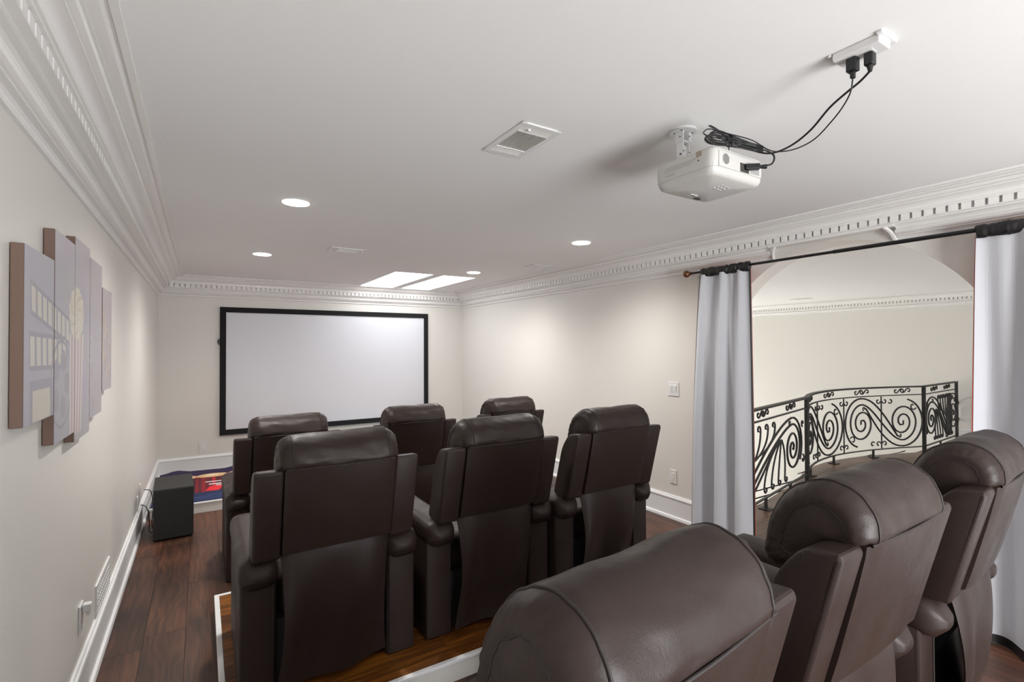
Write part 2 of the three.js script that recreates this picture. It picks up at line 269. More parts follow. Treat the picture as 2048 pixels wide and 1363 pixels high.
// ---------------------------------------------------------------- the hall beyond the arch
const RAIL_PTS = [[5.876, -3.02], [6.228, -3.165], [6.65, -3.275], [7.124, -3.32], [7.55, -3.29], [7.987, -3.208], [8.45, -3.075], [8.88, -2.92]];
const HALL0 = RX + WT;
const railCurve = new THREE.CatmullRomCurve3(RAIL_PTS.map(p => V(p[0], 0, p[1])), false, 'centripetal');
const curvePts = railCurve.getPoints(60);
function edgeZ(x) {
  if (x <= 5.876) return -2.585 + (x - HALL0) * (-3.02 + 2.585) / (5.876 - HALL0);
  if (x >= 8.88) return -2.92 + (x - 8.88) * (-3.0 + 2.92) / (FX - 8.88);
  for (let i = 0; i < 60; i++) if (curvePts[i + 1].x >= x) { const t = (x - curvePts[i].x) / (curvePts[i + 1].x - curvePts[i].x); return curvePts[i].z + t * (curvePts[i + 1].z - curvePts[i].z); }
  return -2.92;
}
{
  const f = thing('floor');
  const pts = []; for (let i = 0; i <= 80; i++) { const x = HALL0 + (FX - HALL0) * i / 80; pts.push([x, edgeZ(x) - 0.10]); }
  const outl = [...pts, [FX, FZ1], [HALL0, FZ1]];
  mesh('subfloor', prism(outl, 0.285, [1, 0, 0], [0, 0, 1], [0, 1, 0], [0, -0.30, 0]), M.base, f);
  planks(f, hallWood, HALL0, FX, -3.46, FZ1, 'x', 0.15, 2.2, 0, x => edgeZ(x) - 0.10);
  mesh('threshold', boxUV(box(RX, HALL0, -0.1, -0.001, ARCH.z - ARCH.r, ARCH.z + ARCH.r)), hallWood[0], f);
  struct(f, 'brown plank floor of the hall balcony behind the arch', 'floor');
  struct(mesh('wall_hall', boxUV(box(FX, FX + WT, LOW, CE, FZ0 - WT, FZ1 + WT)), M.wall), 'far beige wall of the hall beyond the railing', 'wall');
  struct(mesh('wall_hall', boxUV(box(HALL0 - WT, FX, LOW, CE, FZ1, FZ1 + WT)), M.wall), 'hall side wall beyond the right curtain', 'wall');
  const s = new THREE.Shape([[RX, LOW], [FX, LOW], [FX, CE], [RX, CE]].map(p => new THREE.Vector2(...p)));
  for (const w of HALL_ADDED_WIN) s.holes.push(new THREE.Path([[w.x - 0.9, -2.75], [w.x - 0.9, -0.45], [w.x + 0.9, -0.45], [w.x + 0.9, -2.75]].map(p => new THREE.Vector2(...p))));
  struct(mesh('wall_hall', prism(s, WT, [1, 0, 0], [0, 1, 0], [0, 0, 1], [0, 0, FZ0 - WT]), M.wall), 'hall wall with two added unseen windows', 'wall');
  HALL_ADDED_WIN.forEach((w, i) => { const g = thing('window_' + (i + 2), [w.x, -2.75, FZ0]); mesh('pane', box(-0.9, 0.9, 0, 2.3, -0.05, -0.04), M.pane, g); mesh('frame', join([box(-0.97, -0.9, -0.07, 2.37, 0, 0.02), box(0.9, 0.97, -0.07, 2.37, 0, 0.02), box(-0.9, 0.9, 2.3, 2.37, 0, 0.02), box(-0.9, 0.9, -0.07, 0, 0, 0.02)]), M.base, g); struct(g, i ? 'unseen hall window beside the far wall, added for light' : 'unseen hall window beside the theatre wall, added for light', 'window'); });  // unseen glowing panes, added to light the hall ceiling and far wall
  struct(mesh('window_4', box(5.8, 8.2, 0.4, 2.1, FZ1 - 0.015, FZ1 - 0.005), M.pane), 'unseen wide hall window behind the arch wall, added for light', 'window');  // unseen glowing pane, added as a light source
  struct(mesh('wall_hall', boxUV(box(RX, HALL0, LOW, -0.1, FZ0 - WT, FZ1)), M.wall), 'lower hall wall below the theatre floor', 'wall');
  struct(mesh('wall_hall', boxUV(box(RX, HALL0, -0.1, CE, FZ0 - WT, BZ - WT)), M.wall), 'hall wall past the end of the theatre', 'wall');
  struct(mesh('floor', boxUV(box(RX, FX, LOW - 0.1, LOW, FZ0 - WT, FZ1 + WT)), M.bounceFloor), 'unseen lower hall floor under the balcony, made pale to bounce light up', 'floor');
  const hc = new THREE.Shape([[RX + WT, FZ0 - WT], [FX + WT, FZ0 - WT], [FX + WT, FZ1 + WT], [RX + WT, FZ1 + WT]].map(p => new THREE.Vector2(...p))); hc.holes.push(new THREE.Path([[9.416, -5.098], [9.416, -4.822], [9.564, -4.822], [9.564, -5.098]].map(p => new THREE.Vector2(...p))));
  struct(mesh('ceiling', prism(hc, 0.12, [1, 0, 0], [0, 0, 1], [0, 1, 0], [0, CE, 0]), M.ceiling), 'bright white hall ceiling seen through the arch', 'ceiling');
  const g = thing('trim_' + (++trimNo));
  mesh('cornice', run(CROWN_UP, fromTop, [FX, 0, FZ0], [-1, 0, 0], [0, 0, 1], FZ1 - FZ0), M.trim, g);
  mesh('bed_moulding', run(CROWN_LOW, fromTop, [FX, 0, FZ0], [-1, 0, 0], [0, 0, 1], FZ1 - FZ0), M.trim, g);
  dentils(g, [FX, 0, FZ0], [-1, 0, 0], [0, 0, 1], FZ1 - FZ0);
  struct(g, 'white dentil crown moulding on the far hall wall', 'moulding');
  baseboard('baseboard_hall', 'white baseboard on the far hall wall', [FX, 0, -2.95], [-1, 0, 0], [0, 0, 1], [[0, FZ1 + 2.95]]);
}
// ---------------------------------------------------------------- wrought iron railing
{
  const g = thing('balcony_railing');
  const LEFT = [V(HALL0 + 0.03, 0, -2.60), V(5.876, 0, -3.02)], RIGHT = [V(8.88, 0, -2.92), V(FX - 0.08, 0, -2.995)];
  const curveLen = railCurve.getLength();
  const sec = [
    { L: LEFT[0].distanceTo(LEFT[1]), at: u => LEFT[0].clone().lerp(LEFT[1], u) },
    { L: curveLen, at: u => railCurve.getPointAt(Math.min(1, Math.max(0, u))) },
    { L: RIGHT[0].distanceTo(RIGHT[1]), at: u => RIGHT[0].clone().lerp(RIGHT[1], u) }];
  const map = (s, u, v) => { const p = s.at(u / s.L); p.y = v; return p; };
  const bar = (s, name, pts, r = 0.008, k = 1) => { const P = pts.map(([u, v]) => map(s, u, v)); mesh(name, tube(P, r, Math.max(8, Math.min(90, Math.round(pts.length * 1.6 * k))), 6), M.iron, g); };
  const spiral = (cx, cy, r0, r1, a0, a1, n) => { const out = [], N = n || Math.ceil(Math.abs(a1 - a0) / 0.36); for (let i = 0; i <= N; i++) { const t = i / N, r = r0 + (r1 - r0) * t, a = a0 + (a1 - a0) * t; out.push([cx + r * Math.cos(a), cy + r * Math.sin(a)]); } return out; };
  const bez = (a, b, c, d, n = 8) => { const o = []; for (let i = 1; i < n; i++) { const t = i / n, m = 1 - t; o.push([0, 1].map(k => m * m * m * a[k] + 3 * m * m * t * b[k] + 3 * m * t * t * c[k] + t * t * t * d[k])); } return o; };
  const PI = Math.PI, V0 = 0.115, V1 = 0.845;
  const flat = (s, v, h, w, name) => { const N = s === sec[1] ? 40 : 2, rings = []; for (let i = 0; i <= N; i++) { const u = i / N, p = s.at(u), q = s.at(Math.min(1, u + 0.01)).sub(s.at(Math.max(0, u - 0.01))).normalize(), n = V(-q.z, 0, q.x); rings.push([[-w, -h], [w, -h], [w, h], [-w, h]].map(([a, b]) => V(p.x + n.x * a, v + b, p.z + n.z * a))); } const gg = toCreasedNormals(loft(rings).toNonIndexed(), 0.5); mesh(name, gg, M.iron, g); };
  for (const s of sec) { flat(s, 0.972, 0.010, 0.026, 'handrail'); flat(s, 0.856, 0.006, 0.012, 'upper_rail'); flat(s, 0.105, 0.006, 0.012, 'lower_rail'); }
  const post = (p, name, y1, w) => mesh(name, box(p.x - w, p.x + w, 0, y1, p.z - w, p.z + w), M.iron, g);
  post(LEFT[1], 'post', 0.965, 0.018); post(RIGHT[0], 'post', 0.965, 0.02); post(RIGHT[1], 'post', 0.965, 0.018);
  const foot = p => { mesh('foot', join([box(p.x - 0.011, p.x + 0.011, 0.0, 0.105, p.z - 0.011, p.z + 0.011), box(p.x - 0.05, p.x + 0.05, 0, 0.009, p.z - 0.05, p.z + 0.05)]), M.iron, g); };
  foot(V(4.597, 0, edgeZ(4.597))); foot(V(5.3, 0, edgeZ(5.3))); foot(V(6.228, 0, edgeZ(6.228))); foot(V(7.124, 0, -3.32)); foot(V(7.987, 0, -3.208)); foot(V(9.6, 0, edgeZ(9.6)));
  // small scroll ornaments between the two upper rails
  const ornament = (s, u) => {
    bar(s, 'scroll', [...spiral(u - 0.115, 0.918, 0.008, 0.030, -PI * 0.5 - 4.4, -PI * 0.5, 10), ...bez([u - 0.115, 0.888], [u - 0.06, 0.885], [u - 0.06, 0.945], [u - 0.012, 0.945], 6), [u - 0.012, 0.945]], 0.0085);
    bar(s, 'scroll', [...spiral(u + 0.115, 0.918, 0.008, 0.030, PI * 0.5 - 4.4, PI * 0.5, 10).reverse().map(p => p), ...[]], 0.0085);
    bar(s, 'scroll', [[u + 0.115, 0.948], ...bez([u + 0.115, 0.948], [u + 0.06, 0.951], [u + 0.06, 0.89], [u + 0.012, 0.89], 6), [u + 0.012, 0.89]], 0.0085);
    bar(s, 'ring', spiral(u, 0.917, 0.024, 0.024, 0, 2 * PI, 12), 0.0085);
  };
  const small = (s, u, v, r, a, d) => bar(s, 'scroll', [...spiral(u, v, 0.008, r, a - d * 5.2, a, 13)], 0.0085);
  // a pair of large linked spirals (S scroll)
  const sScroll = (s, c1, c2, cv, R) => {
    const t = 2.3 * 2 * PI;
    bar(s, 'scroll', [...spiral(c1, cv, 0.018, R, PI / 2 + t, PI / 2), ...bez([c1, cv + R], [c1 + R * 0.9, cv + R], [c2 - R * 0.9, cv - R], [c2, cv - R]), ...spiral(c2, cv, R, 0.018, -PI / 2, -PI / 2 + t)], 0.0118, 0.8);
    const Q = R + 0.085;
    bar(s, 'scroll', [...spiral(c1 - 0.02, cv, Q * 0.92, Q, PI * 1.42, PI / 2), ...bez([c1, cv + Q], [c1 + Q * 0.95, cv + Q], [c2 - Q * 0.55, cv - R * 0.4], [c2 - 0.02, cv - R - 0.02])], 0.0118);
    bar(s, 'scroll', [...bez([c1 + 0.02, cv + R + 0.02], [c1 + Q * 0.55, cv + R * 0.4], [c2 - Q * 0.95, cv - Q], [c2, cv - Q]), ...spiral(c2 + 0.02, cv, Q, Q * 0.92, -PI / 2, PI * 0.42)], 0.0118);
    small(s, c1 - Q * 0.55, cv - Q * 0.62, 0.062, 2.6, 1); small(s, c2 + Q * 0.55, cv + Q * 0.62, 0.062, -0.5, 1);
    small(s, c1 + Q * 0.62, cv - Q * 0.86, 0.042, 0.6, -1); small(s, c2 - Q * 0.62, cv + Q * 0.86, 0.042, 3.7, -1); small(s, c1 + R * 0.2, cv + R * 0.78, 0.03, 4.2, 1); small(s, c2 - R * 0.2, cv - R * 0.78, 0.03, 1.1, 1);
  };
  const cv = (V0 + V1) / 2, S = sec[1], q = curveLen / 4;
  sScroll(S, q * 0.5, q * 1.5, cv, 0.265); sScroll(S, q * 2.5, q * 3.5, cv, 0.265);
  for (const u of [q * 0.5, q * 1.5, q * 2.5, q * 3.5]) ornament(S, u);
  for (const k of [1, 2, 3]) { small(S, q * k - 0.06, V0 + 0.06, 0.045, 0.2, -1); small(S, q * k + 0.06, V0 + 0.06, 0.045, 2.9, 1); small(S, q * k - 0.06, V1 - 0.06, 0.045, -0.2, 1); small(S, q * k + 0.06, V1 - 0.06, 0.045, 3.3, -1); bar(S, 'stem', [[q * k, V0], [q * k, cv - 0.05], [q * k, V1]], 0.0095); }
  // diagonal panel: two bands rising to a large spiral, with fans of curled stems on either side
  const diagonal = (s, o, dir, w) => {
    const X = u => o + dir * u, T = pts => pts.map(([u, v]) => [X(u), v]);
    const cx = w * 0.73, c = 0.47;
    for (const [k, R] of [[0, 0.255], [1, 0.325]]) {
      bar(s, 'scroll', T([[0.0, 0.20 + 0.1 * k], ...bez([0.0, 0.20 + 0.1 * k], [w * 0.30, 0.52 + 0.09 * k], [cx - R * 0.9, c + R], [cx, c + R], 10), ...(k ? spiral(cx, c, R, R * 0.86, PI / 2, -0.6) : spiral(cx, c, R, 0.02, PI / 2, PI / 2 - 2.4 * 2 * PI))]), 0.0118, 0.8);
    }
    bar(s, 'scroll', T([[0.0, 0.135], ...bez([0.0, 0.135], [w * 0.25, 0.36], [w * 0.38, 0.55], [w * 0.50, 0.60], 8), [w * 0.5, 0.6]]), 0.0108);
    for (let i = 0; i < 4; i++) {
      const u = w * (0.03 + i * 0.115), v = V1 - 0.075;
      bar(s, 'stem', T([[w * 0.02 + 0.02 * i, 0.42 + 0.03 * i], ...bez([w * 0.02 + 0.02 * i, 0.42 + 0.03 * i], [u + 0.05, 0.55], [u + 0.07, v - 0.05], [u + 0.06, v], 6), ...spiral(u + 0.02, v, 0.045, 0.012, 0, 4.9, 9)]), 0.0092);
      const ub = w * (0.26 + i * 0.115), vb = V0 + 0.07;
      bar(s, 'stem', T([[w * 0.50 + 0.015 * i, 0.60], ...bez([w * 0.50 + 0.015 * i, 0.60], [ub, 0.45], [ub - 0.05, vb + 0.06], [ub - 0.05, vb], 6), ...spiral(ub - 0.008, vb, 0.042, 0.012, PI, PI + 4.9, 9)]), 0.0092);
    }
    bar(s, 'scroll', T([...spiral(w * 0.93, 0.30, 0.010, 0.05, 1.5 - 5.2, 1.5, 12)]), 0.0092); bar(s, 'scroll', T([...spiral(w * 0.93, 0.70, 0.010, 0.04, 4.5 - 5.2, 4.5, 12)]), 0.0092); bar(s, 'scroll', T([...spiral(w * 0.68, 0.745, 0.010, 0.035, 0.5, 0.5 + 5, 12)]), 0.0092);
  };
  diagonal(sec[0], sec[0].L - 1.72, 1, 1.68); ornament(sec[0], sec[0].L - 0.55); ornament(sec[0], sec[0].L - 1.35);
  diagonal(sec[2], 1.05, -1, 1.0); diagonal(sec[2], sec[2].L - 0.55, 1, 0.5); ornament(sec[2], 0.45); ornament(sec[2], 1.05);
  tag(g, 'black wrought iron balcony railing with large spiral scrolls beyond the arch', 'railing');
}

// ---------------------------------------------------------------- seating platforms
const PH = 0.10, PH3 = 0.137;
function platform(x0, x1, z0, z1, label, H0 = PH) {
  const g = thing('seating_platform', [(x0 + x1) / 2, 0, (z0 + z1) / 2]), w = (x1 - x0) / 2, d = (z1 - z0) / 2, t = 0.026;
  mesh('box', join([box(-w + 0.006, w - 0.006, 0.001, H0 - 0.016, -d + 0.006, d - 0.006)]), M.plasticCream, g);
  for (const [a, b, c, e] of [[-w, w, -d, -d + t], [-w, w, d - t, d], [-w, -w + t, -d + t, d - t], [w - t, w, -d + t, d - t]]) mesh('nosing', rbox(a, b, H0 - 0.017, H0 + 0.002, c, e, 0.004, 2), M.base, g);
  planks(g, oak, -w + t, w - t, -d + t, d - t, 'x', 0.13, 1.3, H0, null, 0.015);
  return tag(g, label, 'platform', 'low seating platforms');
}
platform(0.070, 2.56, -3.44, -2.12, 'low oak topped platform with white edging under the middle row of recliners');
platform(0.13, 2.775, -1.50, -0.28, 'low oak topped platform with white edging under the rearmost recliners', PH3);
platform(-0.395, 3.2, -6.88, -5.57, 'low white edged platform below the screen, covered by a printed cloth');

// ---------------------------------------------------------------- recliner
function buildRecliner() {
  const g = thing('recliner'), zo = 0.36;                  // group origin in the middle of the footprint; rear of the base at z = +0.36
  const L = M.leather, at = (geo) => geo.translate(0, 0, zo);
  const zyPrism = (pts, x0, x1, bevel, crease = 0.6) => { const sh = !Array.isArray(pts) ? pts : new THREE.Shape(new THREE.SplineCurve(pts.map(p => new THREE.Vector2(...p))).getPoints(40)); return prism(sh, (x1 - x0) - 2 * bevel, [0, 0, 1], [0, 1, 0], [1, 0, 0], [x0 + bevel, 0, zo], { bevel, bseg: 4, crease }); };
  const poly = (pts, r) => {                                // polygon with rounded corners
    const s = new THREE.Shape(), n = pts.length;
    pts.forEach((p, i) => { const a = pts[(i + n - 1) % n], b = pts[(i + 1) % n], q = Math.min(p[2] === undefined ? r : p[2], 0.45 * Math.hypot(a[0] - p[0], a[1] - p[1]), 0.45 * Math.hypot(b[0] - p[0], b[1] - p[1])); const u = (c) => { const l = Math.hypot(c[0] - p[0], c[1] - p[1]); return [p[0] + (c[0] - p[0]) / l * q, p[1] + (c[1] - p[1]) / l * q]; }; const A = u(a), B = u(b); i ? s.lineTo(...A) : s.moveTo(...A); s.quadraticCurveTo(p[0], p[1], ...B); });
    s.closePath(); return s;
  };
  // base, seat, footrest
  mesh('base', at(box(-0.236, 0.236, 0.03, 0.30, -0.62, -0.03)), M.dark, g);
  mesh('seat', at(rbox(-0.232, 0.232, 0.28, 0.475, -0.64, -0.06, 0.05, 4)), L, g);
  mesh('footrest', at(rbox(-0.232, 0.232, 0.06, 0.43, -0.715, -0.635, 0.03, 3)), L, g);
  for (const s of [-1, 1]) {
    const x0 = s < 0 ? -0.376 : 0.238, x1 = s < 0 ? -0.238 : 0.376;
    const arm = mesh('armrest', zyPrism(poly([[0.0, 0.002, 0.01], [-0.66, 0.002, 0.02], [-0.68, 0.40, 0.06], [-0.66, 0.52, 0.05], [0.0, 0.52, 0.03]], 0.02), x0, x1, 0.014), L, g);
    // padded top, swelling at the rear end
    const rings = [], m = 24; for (let i = 0; i <= 22; i++) {
      const t = i / 22, z = 0.062 - 0.755 * t, e = Math.min(1, Math.sqrt(Math.max(0, 1 - Math.pow(Math.max(0, 1 - t / 0.09), 2)))) * Math.sqrt(Math.max(0.02, 1 - Math.pow(Math.max(0, (t - 0.93) / 0.07), 2)));
      const hw = 0.077 * (0.45 + 0.55 * e), hh = (0.058 + 0.016 * Math.exp(-t * 14)) * (0.25 + 0.75 * e), cy = 0.535 - 0.012 * Math.exp(-t * 10), r = [];
      for (let j = 0; j < m; j++) { const a = j / m * 2 * Math.PI, ca = Math.cos(a), sa = Math.sin(a), wr = 1 + 0.03 * Math.sin(7 * a + 2) * Math.exp(-t * 12); r.push(V((x0 + x1) / 2 + Math.sign(ca) * Math.pow(Math.abs(ca), 0.6) * hw * wr, cy + Math.sign(sa) * Math.pow(Math.abs(sa), 0.75) * hh * wr, z + zo)); }
      rings.push(r);
    }
    mesh('armrest_pad', loft(rings), L, arm);
    mesh('seam', at(tube([[s * 0.250, 0.49, 0.002], [s * 0.250, 0.25, 0.002], [s * 0.250, 0.02, 0.002]], 0.003, 8, 6)), M.leatherSeam, arm);
    // side bolster of the backrest
    const bx0 = s < 0 ? -0.338 : 0.229, bx1 = s < 0 ? -0.229 : 0.338;
    const wing = mesh('side_bolster', zyPrism(poly([[0.161, 0.958, 0.012], [0.154, 0.974, 0.012], [0.075, 0.968, 0.06], [0.010, 0.885, 0.06], [-0.072, 0.60, 0.03], [-0.02, 0.585, 0.03], [0.066, 0.588, 0.014]], 0.02), bx0, bx1, 0.012), L, g);
    mesh('seam', at(tube([[s * 0.332, 0.945, 0.149], [s * 0.334, 0.80, 0.112], [s * 0.332, 0.61, 0.064]], 0.0028, 10, 6)), M.leatherSeam, wing);
  }
  // centre panel of the backrest, slightly bowed to the rear
  {
    const rings = [], prof = [[0.172, 0.972], [0.168, 0.945], [0.150, 0.865], [0.127, 0.77], [0.104, 0.68], [0.084, 0.612], [0.06, 0.60], [-0.05, 0.605], [-0.06, 0.66], [-0.02, 0.80], [0.02, 0.93], [0.03, 0.972]];
    for (let i = 0; i <= 16; i++) { const t = -1 + i / 8, k = 1 - 0.07 * Math.pow(Math.abs(t), 20), x = t * 0.2265, bow = 0.008 * (1 - t * t); rings.push(prof.map(([z, y]) => V(x, y - (1 - k) * 0.03 * Math.sign(y - 0.8), zo + 0.05 + (z - 0.05) * k + (z > 0.08 ? bow : 0)))); }
    mesh('backrest', toCreasedNormals(loft(rings).toNonIndexed(), 0.7), L, g);
  }
  // headrest roll
  {
    const cp = [[0.176, 0.974], [0.179, 1.005], [0.163, 1.052], [0.123, 1.088], [0.072, 1.101], [0.020, 1.085], [-0.030, 1.045], [-0.068, 0.985], [-0.088, 0.915], [-0.088, 0.862], [-0.05, 0.842], [0.03, 0.86], [0.10, 0.93], [0.150, 0.962]];
    const cur = new THREE.CatmullRomCurve3(cp.map(p => V(0, p[1], p[0])), true, 'catmullrom', 0.5), R = cur.getPoints(71).slice(0, 71), c = V(0, 0.975, 0.055), rings = [], W = 0.247, N = 56;
    const ringAt = (t) => {
      const a = Math.abs(t), e = Math.max(0, (a - 0.70) / 0.30), k = 1 - 0.42 * (1 - Math.sqrt(Math.max(0, 1 - e * e * 0.985))), gather = Math.max(0, (a - 0.70) / 0.30), side = t < 0 ? 3 : 40;
      return R.map((p, j) => { const d = p.clone().sub(c), th = j / 71 * 6.283, up = p.y > 0.99 || p.z < 0 ? 1 : 0.25;
        const wr = up * (0.060 * gather * (noise(th * 5.2 + 3, side + a * 2, 31) - 0.5) + 0.030 * e * e * Math.sin(th * 23 + 3 * noise(th * 3, side, 37)) * (p.z < 0.13 ? 1 : 0.4) + 0.05 * (noise(t * 2.2 + 9, th * 1.6, 33) - 0.5) + 0.035 * (noise(t * 3.1 + th * 2.2 + 4, t * 2 - th * 3 + 30, 39) - 0.5) + 0.02 * (noise(t * 6 + th * 2 + 5, th * 3, 35) - 0.5));
        d.multiplyScalar(k * (1 + wr)); return V(t * W, c.y + d.y, c.z + d.z + zo); });
    };
    for (let i = 0; i <= N; i++) { const s = -1 + 2 * i / N; rings.push(ringAt(Math.sign(s) * Math.pow(Math.abs(s), 0.72))); }
    for (const s of [0, 1]) { const r = rings[s ? rings.length - 1 : 0], q = r.map(p => V(p.x - (s ? 1 : -1) * 0.006, c.y + (p.y - c.y) * 0.86, c.z + zo + (p.z - c.z - zo) * 0.86)), q2 = r.map(p => V(p.x + (s ? 1 : -1) * 0.004, c.y + (p.y - c.y) * 0.5, c.z + zo + (p.z - c.z - zo) * 0.5)); if (s) rings.push(q, q2); else rings.unshift(q2, q); }
    const head = mesh('headrest', loft(rings), L, g);
    for (const t of [-0.80, 0.80]) { const r = ringAt(t).slice(0, 50).map(p => V(p.x, c.y + (p.y - c.y) * 1.004, c.z + zo + (p.z - c.z - zo) * 1.004)); mesh('seam', tube(r, 0.0028, 70, 6), M.leatherSeam, head); }
    for (const q of [rings[1], rings[rings.length - 2]]) mesh('gusset_seam', tube(q.slice(0, 56).filter((_, i) => i % 2 === 0), 0.0026, 60, 6), M.leatherSeam, head);
    mesh('seam', at(tube([[-0.222, 0.973, 0.172], [0, 0.973, 0.180], [0.222, 0.973, 0.172]], 0.0035, 16, 6)), M.leatherSeam, head);
  }
  // hanging leather flap that covers the mechanism
  {
    const f = (u, v) => { const y = 0.625 * (1 - v) + 0.035 * v, x = (u - 0.5) * 2 * (0.232 - 0.02 * Math.sin(v * 3.1) + 0.008 * v), bulge = 0.072 + 0.045 * Math.sin(Math.min(1, v * 1.25) * 2.4) - 0.075 * v, fold = 0.016 * Math.sin(u * 9 + v * 1.6 + 0.8) * Math.min(1, v * 1.6) + 0.014 * Math.sin(u * 4.2 + 2.0 - v) * v - 0.03 * Math.pow(Math.abs(u - 0.5) * 2, 6) * (1 - v * 0.6); return V(x, y, zo + bulge + fold * 1.25 - 0.012 * Math.exp(-v * 22)); };
    mesh('back_flap', boxUV(sheet(30, 24, (u, v) => f(v, u), 0.006)), L, g);
  }
  return g;
}
const recliner0 = buildRecliner();
const ROWS = [
  [0.52, 0, -3.82, 'brown leather recliner of the row nearest the screen, on the bare floor beside the subwoofer'],
  [1.455, 0, -3.88, 'brown leather recliner of the row nearest the screen, between two other recliners'],
  [2.40, 0, -3.95, 'brown leather recliner of the row nearest the screen, beside the bare right wall'],
  [0.512, PH, -2.32, 'brown leather recliner of the middle row, beside the open platform edge and aisle'],
  [1.33, PH, -2.33, 'brown leather recliner of the middle row, between two other recliners'],
  [2.11, PH, -2.30, 'brown leather recliner of the middle row, near the wall outlet and left curtain'],
  [0.594, PH3, -0.631, 'brown leather recliner of the rear row, at the aisle end', 0.096],
  [1.503, PH3, -0.696, 'brown leather recliner of the rear row, between two other recliners', 0.018],
  [2.378, PH3, -0.702, 'brown leather recliner of the rear row, next to the right curtain', 0.070]];
ROWS.forEach(([x, y, zr, label, turn = 0], i) => { const r = i ? recliner0.clone() : recliner0; r.name = 'recliner'; r.position.set(x - 0.36 * Math.sin(turn), y + 0.001, zr - 0.36 * Math.cos(turn)); r.rotation.y = turn; tag(r, label, 'recliner', 'leather theatre recliners in three rows'); });

// ---------------------------------------------------------------- projection screen
{
  const x0 = 0.2037, x1 = 3.043, y0 = 0.447, y1 = 2.09, b = 0.068, g = thing('projection_screen', [(x0 + x1) / 2, (y0 + y1) / 2, BZ]), w = (x1 - x0) / 2, h = (y1 - y0) / 2;
  mesh('screen_fabric', box(-w + b - 0.005, w - b + 0.005, -h + b - 0.005, h - b + 0.005, 0.012, 0.02), M.screen, g);
  for (const [a, c, d, e] of [[-w, w, h - b, h], [-w, w, -h, -h + b], [-w, -w + b, -h + b, h - b], [w - b, w, -h + b, h - b]]) mesh('frame_bar', rbox(a, c, d, e, 0.002, 0.036, 0.004, 2), M.velvet, g);
  const k = mesh('hook', prism([[0, 0.045], [-0.022, 0.028], [-0.03, 0.0], [-0.022, -0.028], [0, -0.05]], 0.02, [1, 0, 0], [0, 1, 0], [0, 0, 1], [-w, 0.375, 0.006]), M.black, g);
  tag(g, 'wide white projection screen in a black frame on the end wall', 'projection screen');
}
// low console under the screen
{
  const g = thing('low_console', [1.9, 0, BZ + 0.23]); mesh('body', rbox(-0.48, 0.48, 0.0, 0.355, -0.19, 0.17, 0.008, 2), M.plasticCream, g); mesh('top', rbox(-0.5, 0.5, 0.355, 0.38, -0.2, 0.2, 0.006, 2), M.console, g);
  tag(g, 'low console with a bluish grey top on the floor under the screen', 'console');
}
// printed cloth lying on the platform below the screen
{
  const tex = canvas(1024, 384, (c, W, Hh) => {
    c.fillStyle = '#5b1420'; c.fillRect(0, 0, W, Hh);
    for (let i = 0; i < 70; i++) { const x = i * W / 70; c.fillStyle = ['#b31620', '#6d0f1c', '#8d1420', '#3a0f24'][(i * 7 + (i >> 2)) % 4]; c.fillRect(x, 96, 3 + (i * 5) % 11, Hh - 190); }
    c.fillStyle = '#2c1c46'; c.fillRect(0, 0, W, 60); for (let i = 0; i < 12; i++) { c.fillStyle = '#e2b98a'; c.beginPath(); c.ellipse(60 + i * 88, 74, 46, 24, 0, 0, 7); c.fill(); c.fillStyle = '#f4dfbe'; c.beginPath(); c.ellipse(60 + i * 88, 70, 20, 10, 0, 0, 7); c.fill(); }
    c.fillStyle = '#18244e'; c.fillRect(0, Hh - 100, W, 100); for (let i = 0; i < 40; i++) { c.fillStyle = ['#1f3568', '#2a4a82', '#121a3c'][i % 3]; c.fillRect((i * 131) % W, Hh - 96 + (i * 37) % 90, 90, 5); }
    c.fillStyle = '#f1e9ea'; for (let k = 0; k < 5; k++) { const x = 128 + k * 210; c.save(); c.translate(x, 150); c.transform(1, 0.12, -0.25, 1, 0, 0); c.fillRect(0, 0, 62, 10); c.fillRect(18, 34, 60, 12); c.fillRect(42, 56, 40, 9); c.fillStyle = '#e02530'; c.fillRect(28, 66, 36, 56); c.fillStyle = '#f1e9ea'; c.restore(); }
  });
  const mat = std({ map: tex, roughness: 0.75 });
  const g = sheet(60, 30, (u, v) => { const x = -0.39 + 3.5 * u, rear = Math.pow(1 - v, 6), z = -6.86 + 1.265 * v - 0.03 * noise(u * 30, 2, 41) * rear, y = PH + 0.008 + rear * (0.012 + 0.035 * noise(u * 22, 4, 43)) + 0.003 * noise(u * 14, v * 5, 44); return V(x, y, z); }, -0.003);
  const uv = g.attributes.uv; for (let i = 0; i < uv.count; i++) uv.setY(i, 1 - uv.getY(i));
  const m = mesh('printed_cloth', g, mat); tag(m, 'printed cloth with red drapes and blue stage lying on the platform below the screen', 'cloth');
}
